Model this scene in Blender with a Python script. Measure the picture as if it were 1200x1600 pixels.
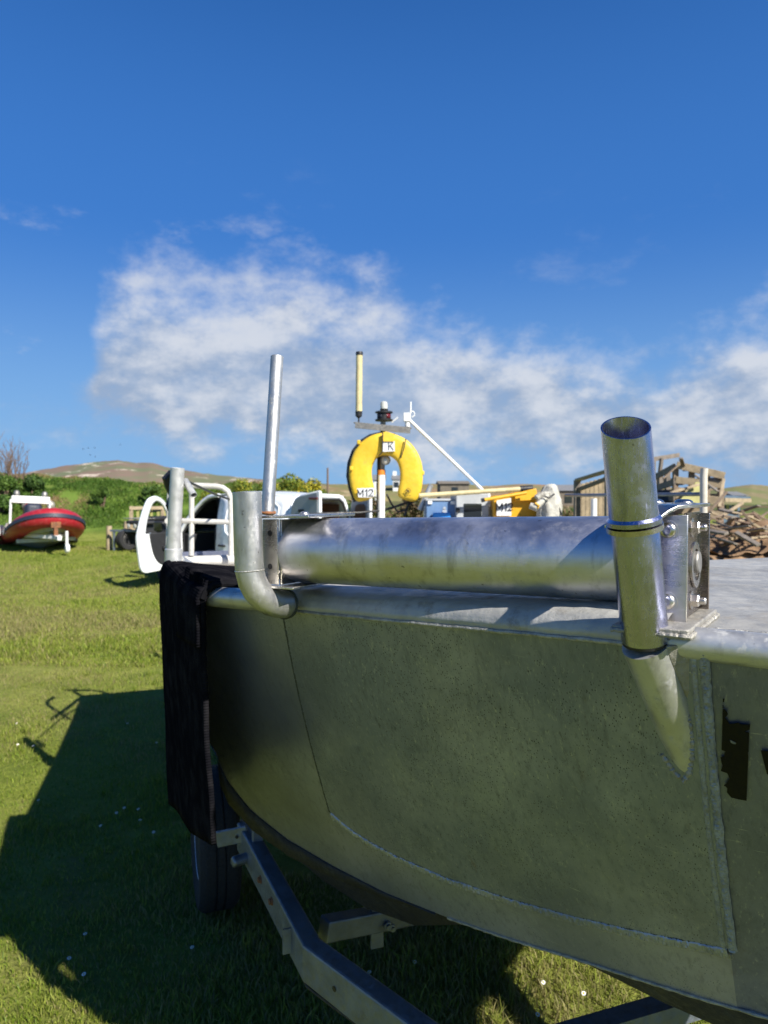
import bpy, math, random
import numpy as np
from mathutils import Vector, Matrix

random.seed(7)
RNG = np.random.default_rng(11)
for o in list(bpy.data.objects):
    bpy.data.objects.remove(o)
S = bpy.context.scene
COL = S.collection
R = math.radians

# ------------------------------------------------------------------ camera
H = 1.75                       # eye height over the field
F = 1110.0                     # focal length in photo pixels (1200 x 1600)
PITCH = math.atan((800 - 767) / F)
cam = bpy.data.cameras.new("camera")
cam.sensor_fit = 'VERTICAL'
cam.sensor_height = 36
cam.lens = F / 1600 * 36
cam.clip_start = 0.05
cam.clip_end = 6000
cam.dof.use_dof = True
cam.dof.focus_distance = 1.12
cam.dof.aperture_fstop = 7.5
cam_o = bpy.data.objects.new("camera", cam)
COL.objects.link(cam_o)
cam_o.location = (0, 0, H)
cam_o.rotation_euler = (math.pi / 2 - PITCH, 0, 0)
S.camera = cam_o

# ------------------------------------------------------------------ exposure, sky, sun
S.view_settings.view_transform = 'Standard'
S.view_settings.look = 'None'
S.view_settings.exposure = 0.82
S.view_settings.gamma = 1.0
S.cycles.max_bounces = 8
S.cycles.glossy_bounces = 5
S.cycles.sample_clamp_indirect = 6

SUN_EL = R(39.5)
SUN_XY = Vector((0.69, -0.724)).normalized()
SUN_ROT = math.atan2(SUN_XY.x, SUN_XY.y)
SUN_DIR = Vector((SUN_XY.x * math.cos(SUN_EL), SUN_XY.y * math.cos(SUN_EL), math.sin(SUN_EL)))
sun = bpy.data.lights.new("sun", 'SUN')
sun.energy = 5.0
sun.angle = R(0.53)
sun.color = (1.0, 0.95, 0.86)
sun_o = bpy.data.objects.new("sun", sun)
COL.objects.link(sun_o)
sun_o.rotation_euler = SUN_DIR.to_track_quat('Z', 'Y').to_euler()
sun_o.location = SUN_DIR * 50


class NT:
    """small helper to wire shader nodes"""
    def __init__(self, tree):
        self.t = tree
        self.n = tree.nodes
        self.l = tree.links

    def put(self, sock, v):
        if isinstance(v, bpy.types.NodeSocket):
            self.l.new(v, sock)
        elif isinstance(v, (tuple, list)):
            v = tuple(v)
            n = len(sock.default_value)
            if n == 4 and len(v) == 3:
                v = v + (1,)
            sock.default_value = v
        else:
            sock.default_value = v

    def node(self, kind, ins=None, **props):
        nd = self.n.new(kind)
        for k, v in props.items():
            setattr(nd, k, v)
        for k, v in (ins or {}).items():
            self.put(nd.inputs[k], v)
        return nd

    def math(self, op, a, b=0.0, c=0.0, clamp=False):
        nd = self.node('ShaderNodeMath', {0: a, 1: b, 2: c}, operation=op)
        nd.use_clamp = clamp
        return nd.outputs[0]

    def ss(self, v, lo, hi, a=0.0, b=1.0):
        nd = self.node('ShaderNodeMapRange', {'Value': v, 'From Min': lo, 'From Max': hi, 'To Min': a, 'To Max': b})
        nd.interpolation_type = 'SMOOTHSTEP'
        return nd.outputs[0]

    def mix(self, f, a, b, blend='MIX'):
        nd = self.n.new('ShaderNodeMix')
        nd.data_type = 'RGBA'
        nd.blend_type = blend
        self.put(nd.inputs[0], f)
        self.put(nd.inputs[6], a)
        self.put(nd.inputs[7], b)
        return nd.outputs[2]

    def noise(self, vec, scale, detail=4, rough=0.55, lac=2.0):
        nd = self.node('ShaderNodeTexNoise', {'Scale': scale, 'Detail': detail, 'Roughness': rough, 'Lacunarity': lac})
        if vec is not None:
            self.l.new(vec, nd.inputs['Vector'])
        return nd.outputs[0]

    def mapping(self, vec, scale=(1, 1, 1), loc=(0, 0, 0), rot=(0, 0, 0)):
        nd = self.node('ShaderNodeMapping', {'Scale': scale, 'Location': loc, 'Rotation': rot})
        self.l.new(vec, nd.inputs[0])
        return nd.outputs[0]

    def curve(self, v, pts):
        nd = self.n.new('ShaderNodeFloatCurve')
        c = nd.mapping.curves[0]
        while len(c.points) < len(pts):
            c.points.new(0.5, 0.5)
        for p, (x, y) in zip(c.points, pts):
            p.location = (x, y)
            p.handle_type = 'AUTO'
        nd.mapping.update()
        self.l.new(v, nd.inputs[1])
        return nd.outputs[0]


world = bpy.data.worlds.new("World")
S.world = world
world.use_nodes = True
W = NT(world.node_tree)
W.n.clear()
sky = W.n.new('ShaderNodeTexSky')
sky.sky_type = 'NISHITA'
sky.sun_disc = False
sky.sun_elevation = SUN_EL
sky.sun_rotation = SUN_ROT
sky.altitude = 30
sky.air_density = 1.0
sky.dust_density = 0.0
sky.ozone_density = 1.0
skyc = W.node('ShaderNodeHueSaturation', {'Hue': 0.5, 'Saturation': 1.38, 'Value': 1.0, 'Color': sky.outputs[0]}).outputs[0]
skyc = W.mix(1.0, skyc, (0.58, 0.80, 1.16), 'MULTIPLY')
tc = W.n.new('ShaderNodeTexCoord')
dirv = tc.outputs['Generated']
sep = W.node('ShaderNodeSeparateXYZ', {0: dirv})
az = W.math('ARCTAN2', sep.outputs[0], sep.outputs[1])      # radians, 0 = north of the field (+Y)
el = W.math('ARCSINE', sep.outputs[2])
skyc = W.mix(W.ss(el, 0.85, 0.30, 0.0, 0.72), skyc, (0.55, 2.05, 5.9))
skyc = W.mix(W.ss(el, 0.36, 0.0, 0.0, 0.85), skyc, (2.4, 4.6, 7.6))     # clear sea air paling towards the horizon
# the cumulus bank: upper and lower edge as curves of azimuth (az -0.6..0.6 -> 0..1, elevation 0..0.5 -> 0..1)
azn = W.math('MULTIPLY_ADD', az, 1 / 1.2, 0.5, clamp=True)


def azx(px):
    return (math.atan((px - 600) / F) + 0.6) / 1.2


def ely(px, py):
    return math.atan((767 - py) / F * math.cos(math.atan((px - 600) / F))) / 0.5


TOP = [(-150, 640), (60, 640), (130, 600), (175, 430), (260, 400), (340, 415), (430, 400), (520, 430), (590, 400),
       (650, 465), (740, 505), (860, 520), (950, 545), (1020, 550), (1100, 520), (1200, 460), (1330, 480)]
BOT = [(-150, 645), (60, 655), (130, 655), (250, 690), (420, 705), (560, 725), (700, 735), (850, 748), (1000, 742), (1200, 752), (1330, 752)]
top = W.math('MULTIPLY', W.curve(azn, [(azx(a), ely(a, b)) for a, b in TOP]), 0.5)
bot = W.math('MULTIPLY', W.curve(azn, [(azx(a), ely(a, b)) for a, b in BOT]), 0.5)
cv = W.node('ShaderNodeCombineXYZ', {0: az, 1: W.math('MULTIPLY', el, 1.5), 2: W.math('MULTIPLY', sep.outputs[1], 0.2)}).outputs[0]
big = W.noise(W.mapping(cv, (1, 1, 1), (11.32, 5.38, 0)), 7.0, 9, 0.62)
fine = W.noise(W.mapping(cv, (1, 1, 1), (1.7, 5.2, 0)), 17.0, 8, 0.60)
n2 = W.math('ADD', W.math('MULTIPLY', W.math('SUBTRACT', big, 0.5), 0.20), W.math('MULTIPLY', W.math('SUBTRACT', fine, 0.5), 0.13))
d_top = W.math('ADD', W.math('SUBTRACT', top, el), n2)
d_bot = W.math('ADD', W.math('SUBTRACT', el, bot), W.math('MULTIPLY', n2, 0.8))
a_top = W.ss(d_top, -0.03, 0.095)
a_bot = W.ss(d_bot, -0.035, 0.05)
hole = W.ss(W.math('ADD', W.math('MULTIPLY', big, 0.6), W.math('MULTIPLY', fine, 0.4)), 0.34, 0.56)
front = W.ss(sep.outputs[1], 0.3, 0.6)
cover = W.math('MULTIPLY', W.math('MULTIPLY', a_top, a_bot), W.math('MULTIPLY', W.math('MULTIPLY_ADD', hole, 0.24, 0.76), front))
# thin wisps elsewhere
wn = W.noise(W.mapping(cv, (1.0, 1.4, 1), (8.3, 2.6, 0)), 4.6, 9, 0.64)
wisp = W.math('MULTIPLY', W.ss(wn, 0.555, 0.76), W.math('MULTIPLY', W.ss(el, 0.02, 0.08), W.ss(el, 0.44, 0.26)))
wisp = W.math('MULTIPLY', wisp, W.ss(az, 0.22, -0.12, 0.16, 0.75))
cover = W.math('MAXIMUM', W.math('MULTIPLY', cover, 0.90), wisp)
# light and dark heaps
lit = W.noise(W.mapping(cv, (1, 1.25, 1), (11.34, 5.45, 0.02)), 7.4, 8, 0.62)
heap = W.math('SUBTRACT', W.math('ADD', big, W.math('MULTIPLY', fine, 0.6)), W.math('ADD', lit, 0.30))
shade = W.ss(W.math('ADD', W.math('MULTIPLY', heap, 1.4), W.math('MULTIPLY', W.math('SUBTRACT', el, bot), 1.9)), -0.15, 0.42)
cloudc = W.mix(shade, (3.2, 4.0, 5.4), (6.6, 6.9, 7.5))
skymix = W.mix(cover, skyc, cloudc)
bg = W.node('ShaderNodeBackground', {'Color': skymix, 'Strength': 0.060})
out = W.n.new('ShaderNodeOutputWorld')
W.l.new(bg.outputs[0], out.inputs[0])

# ------------------------------------------------------------------ maths
FWD = Vector((0, math.cos(PITCH), -math.sin(PITCH)))
UP = Vector((0, math.sin(PITCH), math.cos(PITCH)))
Z = Vector((0, 0, 1))
CAM = Vector((0, 0, H))


def V(*a):
    return Vector(a)


def ray(px, py):
    return Vector(((px - 600) / F, 0, 0)) + FWD + UP * ((800 - py) / F)


def at(px, py, y):
    d = ray(px, py)
    return CAM + d * (y / d.y)


def onplane(px, py, p, n):
    d = ray(px, py)
    return CAM + d * ((p - CAM).dot(n) / d.dot(n))


def sstep(a, b, x):
    t = np.clip((x - a) / (b - a), 0, 1)
    return t * t * (3 - 2 * t)


def vnoise(x, y, seed=0):
    x = np.asarray(x, float); y = np.asarray(y, float)
    xi = np.floor(x).astype(np.int64); yi = np.floor(y).astype(np.int64)
    fx = x - xi; fy = y - yi
    fx = fx * fx * (3 - 2 * fx); fy = fy * fy * (3 - 2 * fy)

    def h(a, b):
        n = (a * 374761393 + b * 668265263 + seed * 974711) & 0x7fffffff
        n = ((n ^ (n >> 13)) * 1274126177) & 0x7fffffff
        return ((n ^ (n >> 16)) & 0xffff) / 65535.0
    return (h(xi, yi) * (1 - fx) + h(xi + 1, yi) * fx) * (1 - fy) + (h(xi, yi + 1) * (1 - fx) + h(xi + 1, yi + 1) * fx) * fy


def fbm(x, y, oct=4, seed=0):
    s = 0; a = 0.5
    for k in range(oct):
        s = s + a * vnoise(x * 2 ** k + 17.3 * k, y * 2 ** k - 9.1 * k, seed + k)
        a *= 0.5
    return s


def terrain(x, y):
    """height of the field, the grassy bank on the left and the far land"""
    x = np.asarray(x, float); y = np.asarray(y, float)
    q = x / np.maximum(y, 1.0)
    left = sstep(0.02, -0.14, q) * sstep(4, 10, y)
    z = 0.28 * sstep(11, 19, y) * left
    foot = 21.0 + 2.0 * (fbm(x * 0.25, y * 0.0 + 3.0, 3, 5) - 0.5)
    crest = 1.55 + 0.85 * (fbm(x * 0.16, y * 0.10, 4, 9) - 0.35) + 0.35 * sstep(-0.3, -0.5, q)
    z = z + sstep(0, 6.0, y - foot) * crest * left * (1 - sstep(60, 110, y))
    z = z + sstep(21.5, 24, y) * (0.75 * (fbm(x * 0.55, y * 0.55, 4, 3) - 0.45) + 0.22 * (fbm(x * 2.1, y * 2.1, 3, 13) - .44)) * left
    z = z + 0.05 * (fbm(x * 0.5, y * 0.5, 3, 1) - 0.45) * sstep(5, 9, np.hypot(x, y))
    return z


def tz(x, y):
    return float(terrain(x, y))


# ------------------------------------------------------------------ materials
def principled(name):
    m = bpy.data.materials.new(name)
    m.use_nodes = True
    t = NT(m.node_tree)
    b = t.n['Principled BSDF']
    return m, t, b


def mat(name, col, rough=0.6, metal=0.0, var=0.25, scale=6.0, bump=0.0, bscale=None, col2=None, coat=0.0, stretch=(1, 1, 1), rvar=0.15, dirt=None, spec=None):
    """a worn surface: colour and gloss vary with noise, fine bump; all in object space"""
    m, t, b = principled(name)
    tcn = t.n.new('ShaderNodeTexCoord')
    v = t.mapping(tcn.outputs['Object'], stretch)
    n1 = t.noise(v, scale, 6, 0.6)
    n2_ = t.noise(v, scale * 5.3, 5, 0.65)
    f = t.ss(t.math('ADD', t.math('MULTIPLY', n1, 0.65), t.math('MULTIPLY', n2_, 0.35)), 0.32, 0.68)
    c2 = col2 if col2 else tuple(max(0, c * (1 - var)) for c in col)
    c = t.mix(f, c2, col)
    if dirt:
        dn = t.noise(v, scale * 1.7, 8, 0.7)
        c = t.mix(t.ss(dn, 0.52, 0.72, 0, dirt[1]), c, dirt[0])
    t.put(b.inputs['Base Color'], c)
    t.put(b.inputs['Roughness'], t.ss(n2_, 0.3, 0.7, max(0.02, rough - rvar), min(1, rough + rvar)))
    b.inputs['Metallic'].default_value = metal
    if coat:
        b.inputs['Coat Weight'].default_value = coat
        b.inputs['Coat Roughness'].default_value = 0.08
    if spec is not None:
        b.inputs['Specular IOR Level'].default_value = spec
    if bump:
        bn = t.node('ShaderNodeBump', {'Strength': bump, 'Distance': 0.01, 'Height': t.noise(v, bscale or scale * 8, 6, 0.65)})
        t.l.new(bn.outputs[0], b.inputs['Normal'])
    return m


def brushed(name, col, rough, axis_stretch, scratch=0.5, metal=1.0):
    """bright worn metal: fine scratches, smudges, small dark pits"""
    m, t, b = principled(name)
    tcn = t.n.new('ShaderNodeTexCoord')
    o = tcn.outputs['Object']
    sm = t.noise(o, 9, 7, 0.65)
    sc = t.noise(t.mapping(o, axis_stretch), 60, 6, 0.7)
    sm2 = t.noise(t.mapping(o, (1, 1, 1), (4, 2, 7)), 28, 6, 0.7)
    pit = t.ss(t.noise(t.mapping(o, (1, 1, 1), (9, 1, 3)), 75, 3, 0.5), 0.70, 0.76)
    c = t.mix(t.ss(sm, 0.35, 0.65), tuple(x * 0.82 for x in col), col)
    c = t.mix(t.ss(sm2, 0.55, 0.78, 0, 0.30), c, (0.30, 0.27, 0.22))
    scr = t.noise(t.mapping(o, (7, 7, 60), (3, 1, 2), (0.5, 0.35, 0.8)), 2.5, 6, 0.75)
    c = t.mix(t.ss(scr, 0.62, 0.70, 0, 0.45), c, (0.80, 0.80, 0.80))
    refl_streak = t.noise(t.mapping(o, (1, 1, 0.25), (6, 2, 4)), 34, 6, 0.65)
    c = t.mix(t.ss(refl_streak, 0.50, 0.70, 0, 0.55), c, tuple(x * 0.42 for x in col))  # dark upright streaks in the colour, painted in place of dark reflections
    c = t.mix(t.math('MULTIPLY', pit, 0.6), c, (0.08, 0.07, 0.06))
    t.put(b.inputs['Base Color'], c)
    b.inputs['Metallic'].default_value = metal
    r = t.math('ADD', t.ss(sm, 0.3, 0.7, rough - 0.08, rough + 0.12), t.math('MULTIPLY', t.ss(sc, 0.55, 0.70), 0.30))
    r = t.math('ADD', r, t.math('MULTIPLY', t.ss(sm2, 0.5, 0.75), 0.18))
    t.put(b.inputs['Roughness'], r)
    hh = t.math('ADD', t.math('MULTIPLY', sc, scratch), t.math('MULTIPLY', sm, 1.2))
    bn = t.node('ShaderNodeBump', {'Strength': 0.12, 'Distance': 0.004, 'Height': hh})
    t.l.new(bn.outputs[0], b.inputs['Normal'])
    return m


def hull_metal(name, col, green, speck):
    """old bare aluminium plate: streaks that run down, specks of black dirt, scuffs, thin algae film"""
    m, t, b = principled(name)
    tcn = t.n.new('ShaderNodeTexCoord')
    o = tcn.outputs['Object']
    big_ = t.noise(o, 3.2, 7, 0.6)
    streak = t.noise(t.mapping(o, (30, 30, 1.5)), 3.0, 8, 0.70)
    streak2 = t.noise(t.mapping(o, (46, 46, 4.5), (3, 3, 3)), 3.4, 7, 0.75)
    scuffs = t.noise(t.mapping(o, (9, 9, 30), (1, 4, 2), (0.3, 0.2, 0.5)), 2.2, 7, 0.7)
    c = t.mix(t.ss(big_, 0.32, 0.68), col, green)
    cl = t.noise(t.mapping(o, (1, 1, 1), (11, 3, 5)), 7.5, 8, 0.72)
    c = t.mix(t.ss(cl, 0.50, 0.70, 0, 0.28), c, (0.36, 0.40, 0.37))
    c = t.mix(t.ss(t.noise(t.mapping(o, (1, 1, 1), (2, 8, 1)), 4.0, 8, 0.7), 0.52, 0.72, 0, 0.4), c, tuple(x * 0.5 for x in green))
    c = t.mix(t.ss(streak, 0.48, 0.70, 0, 0.50), c, tuple(x * 0.55 for x in green))
    c = t.mix(t.ss(streak2, 0.55, 0.68, 0, 0.6), c, (0.50, 0.52, 0.50))
    c = t.mix(t.ss(scuffs, 0.66, 0.80, 0, 0.35), c, (0.55, 0.56, 0.52))
    vo = t.node('ShaderNodeTexVoronoi', {'Scale': 300.0, 'Randomness': 1.0})
    t.l.new(t.mapping(o, (1, 1, 0.45)), vo.inputs['Vector'])
    sepc = t.node('ShaderNodeSeparateXYZ', {0: vo.outputs['Color']})
    dot = t.math('MULTIPLY', t.ss(vo.outputs['Distance'], 0.34, 0.18), t.ss(sepc.outputs[0], 0.35, 0.75))
    where = t.ss(t.math('ADD', t.noise(o, 5.0, 5, 0.7), t.math('MULTIPLY', t.noise(o, 45, 3, 0.6), 0.5)), 0.80 - speck * 0.16, 0.96 - speck * 0.16)
    c = t.mix(t.math('MULTIPLY', t.math('MULTIPLY', dot, where), 0.95), c, (0.012, 0.013, 0.012))
    rust = t.math('MULTIPLY', t.ss(t.noise(t.mapping(o, (22, 22, 1.2), (7, 1, 0)), 1.4, 6, 0.6), 0.62, 0.80), 0.45)
    c = t.mix(rust, c, (0.13, 0.075, 0.035))
    # broad stains and long thin drips
    st = t.noise(t.mapping(o, (1, 1, 0.7), (17, 5, 9)), 2.3, 5, 0.6)
    c = t.mix(t.ss(st, 0.40, 0.64, 0, 0.55), c, tuple(x * 0.62 for x in green))
    dr = t.noise(t.mapping(o, (70, 70, 1.0), (4, 9, 2)), 2.0, 4, 0.6)
    c = t.mix(t.math('MULTIPLY', t.ss(dr, 0.60, 0.70), t.ss(st, 0.62, 0.40, 0, 0.55)), c, tuple(x * 0.35 for x in green))
    sc2 = t.noise(t.mapping(o, (5, 5, 90), (8, 2, 6), (0.15, 0.45, 0.3)), 2.0, 5, 0.8)
    c = t.mix(t.ss(sc2, 0.64, 0.69, 0, 0.45), c, (0.62, 0.64, 0.62))
    t.put(b.inputs['Base Color'], c)
    b.inputs['Metallic'].default_value = 0.72
    t.put(b.inputs['Roughness'], t.math('ADD', t.ss(big_, 0.3, 0.7, 0.31, 0.46), t.math('MULTIPLY', streak, 0.10)))
    hh = t.math('ADD', t.math('MULTIPLY', big_, 4.0), t.math('ADD', t.math('MULTIPLY', streak, 0.25), t.math('MULTIPLY', t.math('MULTIPLY', dot, where), -0.4)))
    bn = t.node('ShaderNodeBump', {'Strength': 0.20, 'Distance': 0.006, 'Height': hh})
    t.l.new(bn.outputs[0], b.inputs['Normal'])
    return m


def rubber_mat_mat():
    m, t, b = principled("ribbed_rubber")
    tcn = t.n.new('ShaderNodeTexCoord')
    o = tcn.outputs['Object']
    wv = t.node('ShaderNodeTexWave', {'Scale': 48.0, 'Distortion': 0.1}, wave_type='BANDS', bands_direction='Z')
    t.l.new(o, wv.inputs['Vector'])
    n = t.noise(o, 14, 6, 0.65)
    t.put(b.inputs['Base Color'], t.mix(t.ss(n, 0.4, 0.75), (0.006, 0.006, 0.008), (0.020, 0.019, 0.021)))
    b.inputs['Specular IOR Level'].default_value = 0.0
    b.inputs['IOR'].default_value = 1.02
    t.put(b.inputs['Roughness'], t.ss(n, 0.3, 0.7, 0.55, 0.8))
    bn = t.node('ShaderNodeBump', {'Strength': 0.4, 'Distance': 0.002, 'Height': t.math('ADD', wv.outputs[1], t.math('MULTIPLY', n, 1.2))})
    t.l.new(bn.outputs[0], b.inputs['Normal'])
    return m


def ground_mat():
    m, t, b = principled("field_grass")
    g = t.n.new('ShaderNodeNewGeometry')
    p = g.outputs['Position']
    sp = t.node('ShaderNodeSeparateXYZ', {0: p})
    a = t.noise(p, 0.35, 6, 0.6)
    c_ = t.noise(p, 2.3, 7, 0.7)
    d_ = t.noise(p, 22, 6, 0.7)
    col = t.mix(t.ss(a, 0.36, 0.64), (0.21, 0.25, 0.040), (0.295, 0.300, 0.075))
    col = t.mix(t.ss(c_, 0.35, 0.7, 0, 0.75), col, (0.115, 0.160, 0.022))
    col = t.mix(t.ss(t.noise(t.mapping(p, (1, 1, 1), (5, 2, 0)), 0.9, 6, 0.65), 0.56, 0.72, 0, 0.7), col, (0.235, 0.200, 0.080))
    # the bank and the rough ground behind it
    rough_ = t.math('MULTIPLY', t.ss(sp.outputs[2], 0.30, 0.62), t.ss(sp.outputs[1], 18, 21))
    bn_ = t.noise(t.mapping(p, (1, 1, 1), (2, 9, 1)), 0.8, 7, 0.68)
    bank = t.mix(t.ss(bn_, 0.36, 0.60), (0.075, 0.130, 0.022), (0.140, 0.215, 0.036))
    bank = t.mix(t.ss(t.noise(t.mapping(p, (1, 1, 1.5), (7, 1, 3)), 0.55, 7, 0.7), 0.54, 0.66, 0, 0.85), bank, (0.27, 0.185, 0.09))
    col = t.mix(rough_, col, bank)
    # far fields
    far = t.ss(sp.outputs[1], 35, 70)
    fn = t.noise(t.mapping(p, (0.5, 1.6, 1)), 0.022, 4, 0.6)
    fc = t.mix(t.ss(fn, 0.42, 0.58), (0.085, 0.125, 0.035), (0.150, 0.110, 0.060))
    col = t.mix(far, col, fc)
    col = t.mix(t.ss(d_, 0.35, 0.75, 0, 0.35), col, t.mix(0.5, col, (0.02, 0.03, 0.005)))
    t.put(b.inputs['Base Color'], col)
    b.inputs['Roughness'].default_value = 0.9
    b.inputs['Specular IOR Level'].default_value = 0.1
    bn = t.node('ShaderNodeBump', {'Strength': 0.9, 'Distance': 0.05, 'Height': t.math('ADD', d_, c_)})
    t.l.new(bn.outputs[0], b.inputs['Normal'])
    return m


def leaf_mat(name, rough=0.6, trans=0.35):
    """leaf colour per leaf comes from the mesh's own colour attribute"""
    m, t, b = principled(name)
    at_ = t.node('ShaderNodeAttribute', attribute_name='tint')
    t.put(b.inputs['Base Color'], at_.outputs['Color'])
    b.inputs['Roughness'].default_value = rough
    b.inputs['Specular IOR Level'].default_value = 0.25
    tr = t.node('ShaderNodeBsdfTranslucent', {'Color': at_.outputs['Color']})
    mx = t.node('ShaderNodeMixShader', {0: trans})
    t.l.new(b.outputs[0], mx.inputs[1])
    t.l.new(tr.outputs[0], mx.inputs[2])
    t.l.new(mx.outputs[0], t.n['Material Output'].inputs[0])
    return m


M = {}
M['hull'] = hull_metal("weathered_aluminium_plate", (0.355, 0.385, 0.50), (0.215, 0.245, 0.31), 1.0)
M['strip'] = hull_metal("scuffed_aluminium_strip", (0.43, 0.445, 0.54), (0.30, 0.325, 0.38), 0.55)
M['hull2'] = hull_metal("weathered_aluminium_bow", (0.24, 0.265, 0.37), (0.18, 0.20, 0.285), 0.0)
M['deck'] = mat("worn_deck_aluminium", (0.48, 0.47, 0.44), 0.55, 0.30, 0.35, 9, 0.3, 40, dirt=((0.17, 0.145, 0.115), 0.75))
M['sheet'] = mat("scuffed_deck_sheet", (0.38, 0.375, 0.35), 0.6, 0.25, 0.35, 5, 0.25, 50, dirt=((0.20, 0.165, 0.12), 0.7))
M['pipe'] = brushed("mill_aluminium_pipe", (0.58, 0.58, 0.56), 0.42, (1, 1, 1), 0.5, 0.75)
M['elbow'] = brushed("dull_aluminium_pipe", (0.52, 0.52, 0.51), 0.40, (2, 2, 1), 0.5, 0.85)
M['satin'] = mat("satin_post", (0.58, 0.58, 0.56), 0.48, 0.6, 0.12, 5, 0.03)
M['roller'] = brushed("brushed_stainless_tube", (0.62, 0.62, 0.66), 0.37, (30, 30, 1), 0.5, 0.95)
M['stainless'] = brushed("stainless_plate", (0.60, 0.57, 0.53), 0.26, (1, 1, 12))
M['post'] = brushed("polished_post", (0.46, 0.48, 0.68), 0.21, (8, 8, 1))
M['web'] = brushed("shaded_web_plate", (0.33, 0.29, 0.26), 0.22, (1, 1, 12))  # stainless in a darker brown: shade and dark reflected ground put into the colour
M['weld'] = mat("weld_bead", (0.52, 0.51, 0.47), 0.5, 0.7, 0.5, 60, 0.5, 200, dirt=((0.16, 0.15, 0.13), 0.6))
M['weldband'] = mat("grey_weld_band", (0.38, 0.40, 0.40), 0.5, 0.4, 0.45, 40, 0.4, 160, dirt=((0.10, 0.11, 0.11), 0.7))
M['weld_dark'] = mat("dirty_weld", (0.085, 0.095, 0.085), 0.6, 0.5, 0.4, 60, 0.5, 200)
M['oxide'] = mat("white_oxide_aluminium", (0.42, 0.40, 0.35), 0.55, 0.5, 0.35, 25, 0.5, 90, dirt=((0.22, 0.18, 0.12), 0.5))
M['bottom'] = mat("black_antifoul", (0.022, 0.023, 0.026), 0.75, 0, 0.4, 12, 0.3, dirt=((0.06, 0.065, 0.06), 0.6))
M['black'] = mat("black_plastic", (0.016, 0.016, 0.018), 0.5, 0, 0.4, 20)
M['decal'] = mat("black_vinyl", (0.003, 0.003, 0.004), 0.5, 0, 0.3, 30, spec=0.2)
M['rubber'] = rubber_mat_mat()
M['hem'] = mat("plain_rubber", (0.012, 0.012, 0.014), 0.8, 0, 0.4, 12, spec=0.0)
M['tyre'] = mat("tyre_rubber", (0.020, 0.020, 0.021), 0.8, 0, 0.3, 30, 0.4, 120)
M['rim'] = mat("pale_rim", (0.55, 0.60, 0.70), 0.35, 0.3, 0.2, 12)
M['galv'] = mat("galvanised_steel", (0.24, 0.275, 0.33), 0.5, 0.7, 0.35, 14, 0.15, 60, dirt=((0.16, 0.15, 0.14), 0.6))
M['cream'] = mat("cream_painted_aluminium", (0.62, 0.57, 0.48), 0.6, 0.0, 0.22, 10, 0.1, dirt=((0.35, 0.30, 0.24), 0.5))
M['railpaint'] = mat("chalky_rail_paint", (0.60, 0.58, 0.53), 0.55, 0.1, 0.25, 16, 0.1, dirt=((0.30, 0.26, 0.20), 0.45))
M['vanwhite'] = mat("white_van_paint", (0.80, 0.82, 0.84), 0.28, 0, 0.05, 3, coat=0.6, rvar=0.05)
M['vangrey'] = mat("grey_door_lining", (0.36, 0.38, 0.40), 0.6, 0, 0.15, 8)
M['trim'] = mat("dark_trim", (0.022, 0.023, 0.026), 0.6, 0, 0.3, 12)
M['glass'] = mat("dark_glass", (0.02, 0.025, 0.03), 0.06, 0, 0.1, 4, coat=0.5, rvar=0.02)
M['ply'] = mat("brown_plywood", (0.16, 0.085, 0.05), 0.65, 0, 0.3, 6, stretch=(1, 1, 6))
M['red'] = mat("red_inflatable_fabric", (0.36, 0.014, 0.024), 0.45, 0, 0.3, 5, dirt=((0.45, 0.16, 0.15), 0.35))
M['navy'] = mat("navy_cover", (0.02, 0.026, 0.05), 0.6, 0, 0.3, 9)
M['gelcoat'] = mat("grey_white_gelcoat", (0.50, 0.53, 0.47), 0.4, 0, 0.25, 5, dirt=((0.25, 0.25, 0.20), 0.5))
M['white'] = mat("white_paint", (0.78, 0.78, 0.75), 0.45, 0, 0.12, 10, dirt=((0.5, 0.47, 0.40), 0.4))
M['rust'] = mat("rusty_steel", (0.32, 0.13, 0.045), 0.8, 0.2, 0.5, 20, 0.4, col2=(0.12, 0.06, 0.04))
M['yellow'] = mat("yellow_vinyl", (0.74, 0.49, 0.03), 0.5, 0, 0.16, 7, 0.45, 11, dirt=((0.5, 0.36, 0.08), 0.4))
M['crate'] = mat("yellow_plastic", (0.74, 0.38, 0.012), 0.45, 0, 0.15, 8, dirt=((0.4, 0.25, 0.05), 0.4))
M['ivory'] = mat("ivory_antenna_tube", (0.66, 0.56, 0.30), 0.5, 0, 0.35, 14, stretch=(2, 2, 1))
M['card'] = mat("white_label", (0.70, 0.71, 0.70), 0.6, 0, 0.10, 15, 0.15, 20, dirt=((0.45, 0.43, 0.36), 0.6))
M['bluebox'] = mat("blue_grey_plastic", (0.13, 0.23, 0.40), 0.5, 0, 0.2, 8)
M['bluetop'] = mat("bright_blue_plastic", (0.03, 0.22, 0.62), 0.4, 0, 0.1, 8)
M['greybox'] = mat("grey_enclosure", (0.40, 0.42, 0.43), 0.45, 0, 0.15, 9)
M['bag'] = mat("dirty_white_sack", (0.55, 0.53, 0.46), 0.8, 0, 0.45, 14, 0.7, 30, dirt=((0.10, 0.085, 0.07), 0.9))
M['orange'] = mat("orange_band", (0.70, 0.22, 0.02), 0.6, 0, 0.2, 14)
M['lens'] = mat("lamp_lens", (0.55, 0.55, 0.50), 0.25, 0, 0.15, 14, coat=0.4)
M['redlens'] = mat("red_lens", (0.12, 0.008, 0.015), 0.3, 0, 0.15, 14, coat=0.4)
M['alloy'] = mat("grey_alloy_angle", (0.30, 0.29, 0.27), 0.5, 0.6, 0.35, 14, dirt=((0.14, 0.12, 0.10), 0.5))
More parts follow.
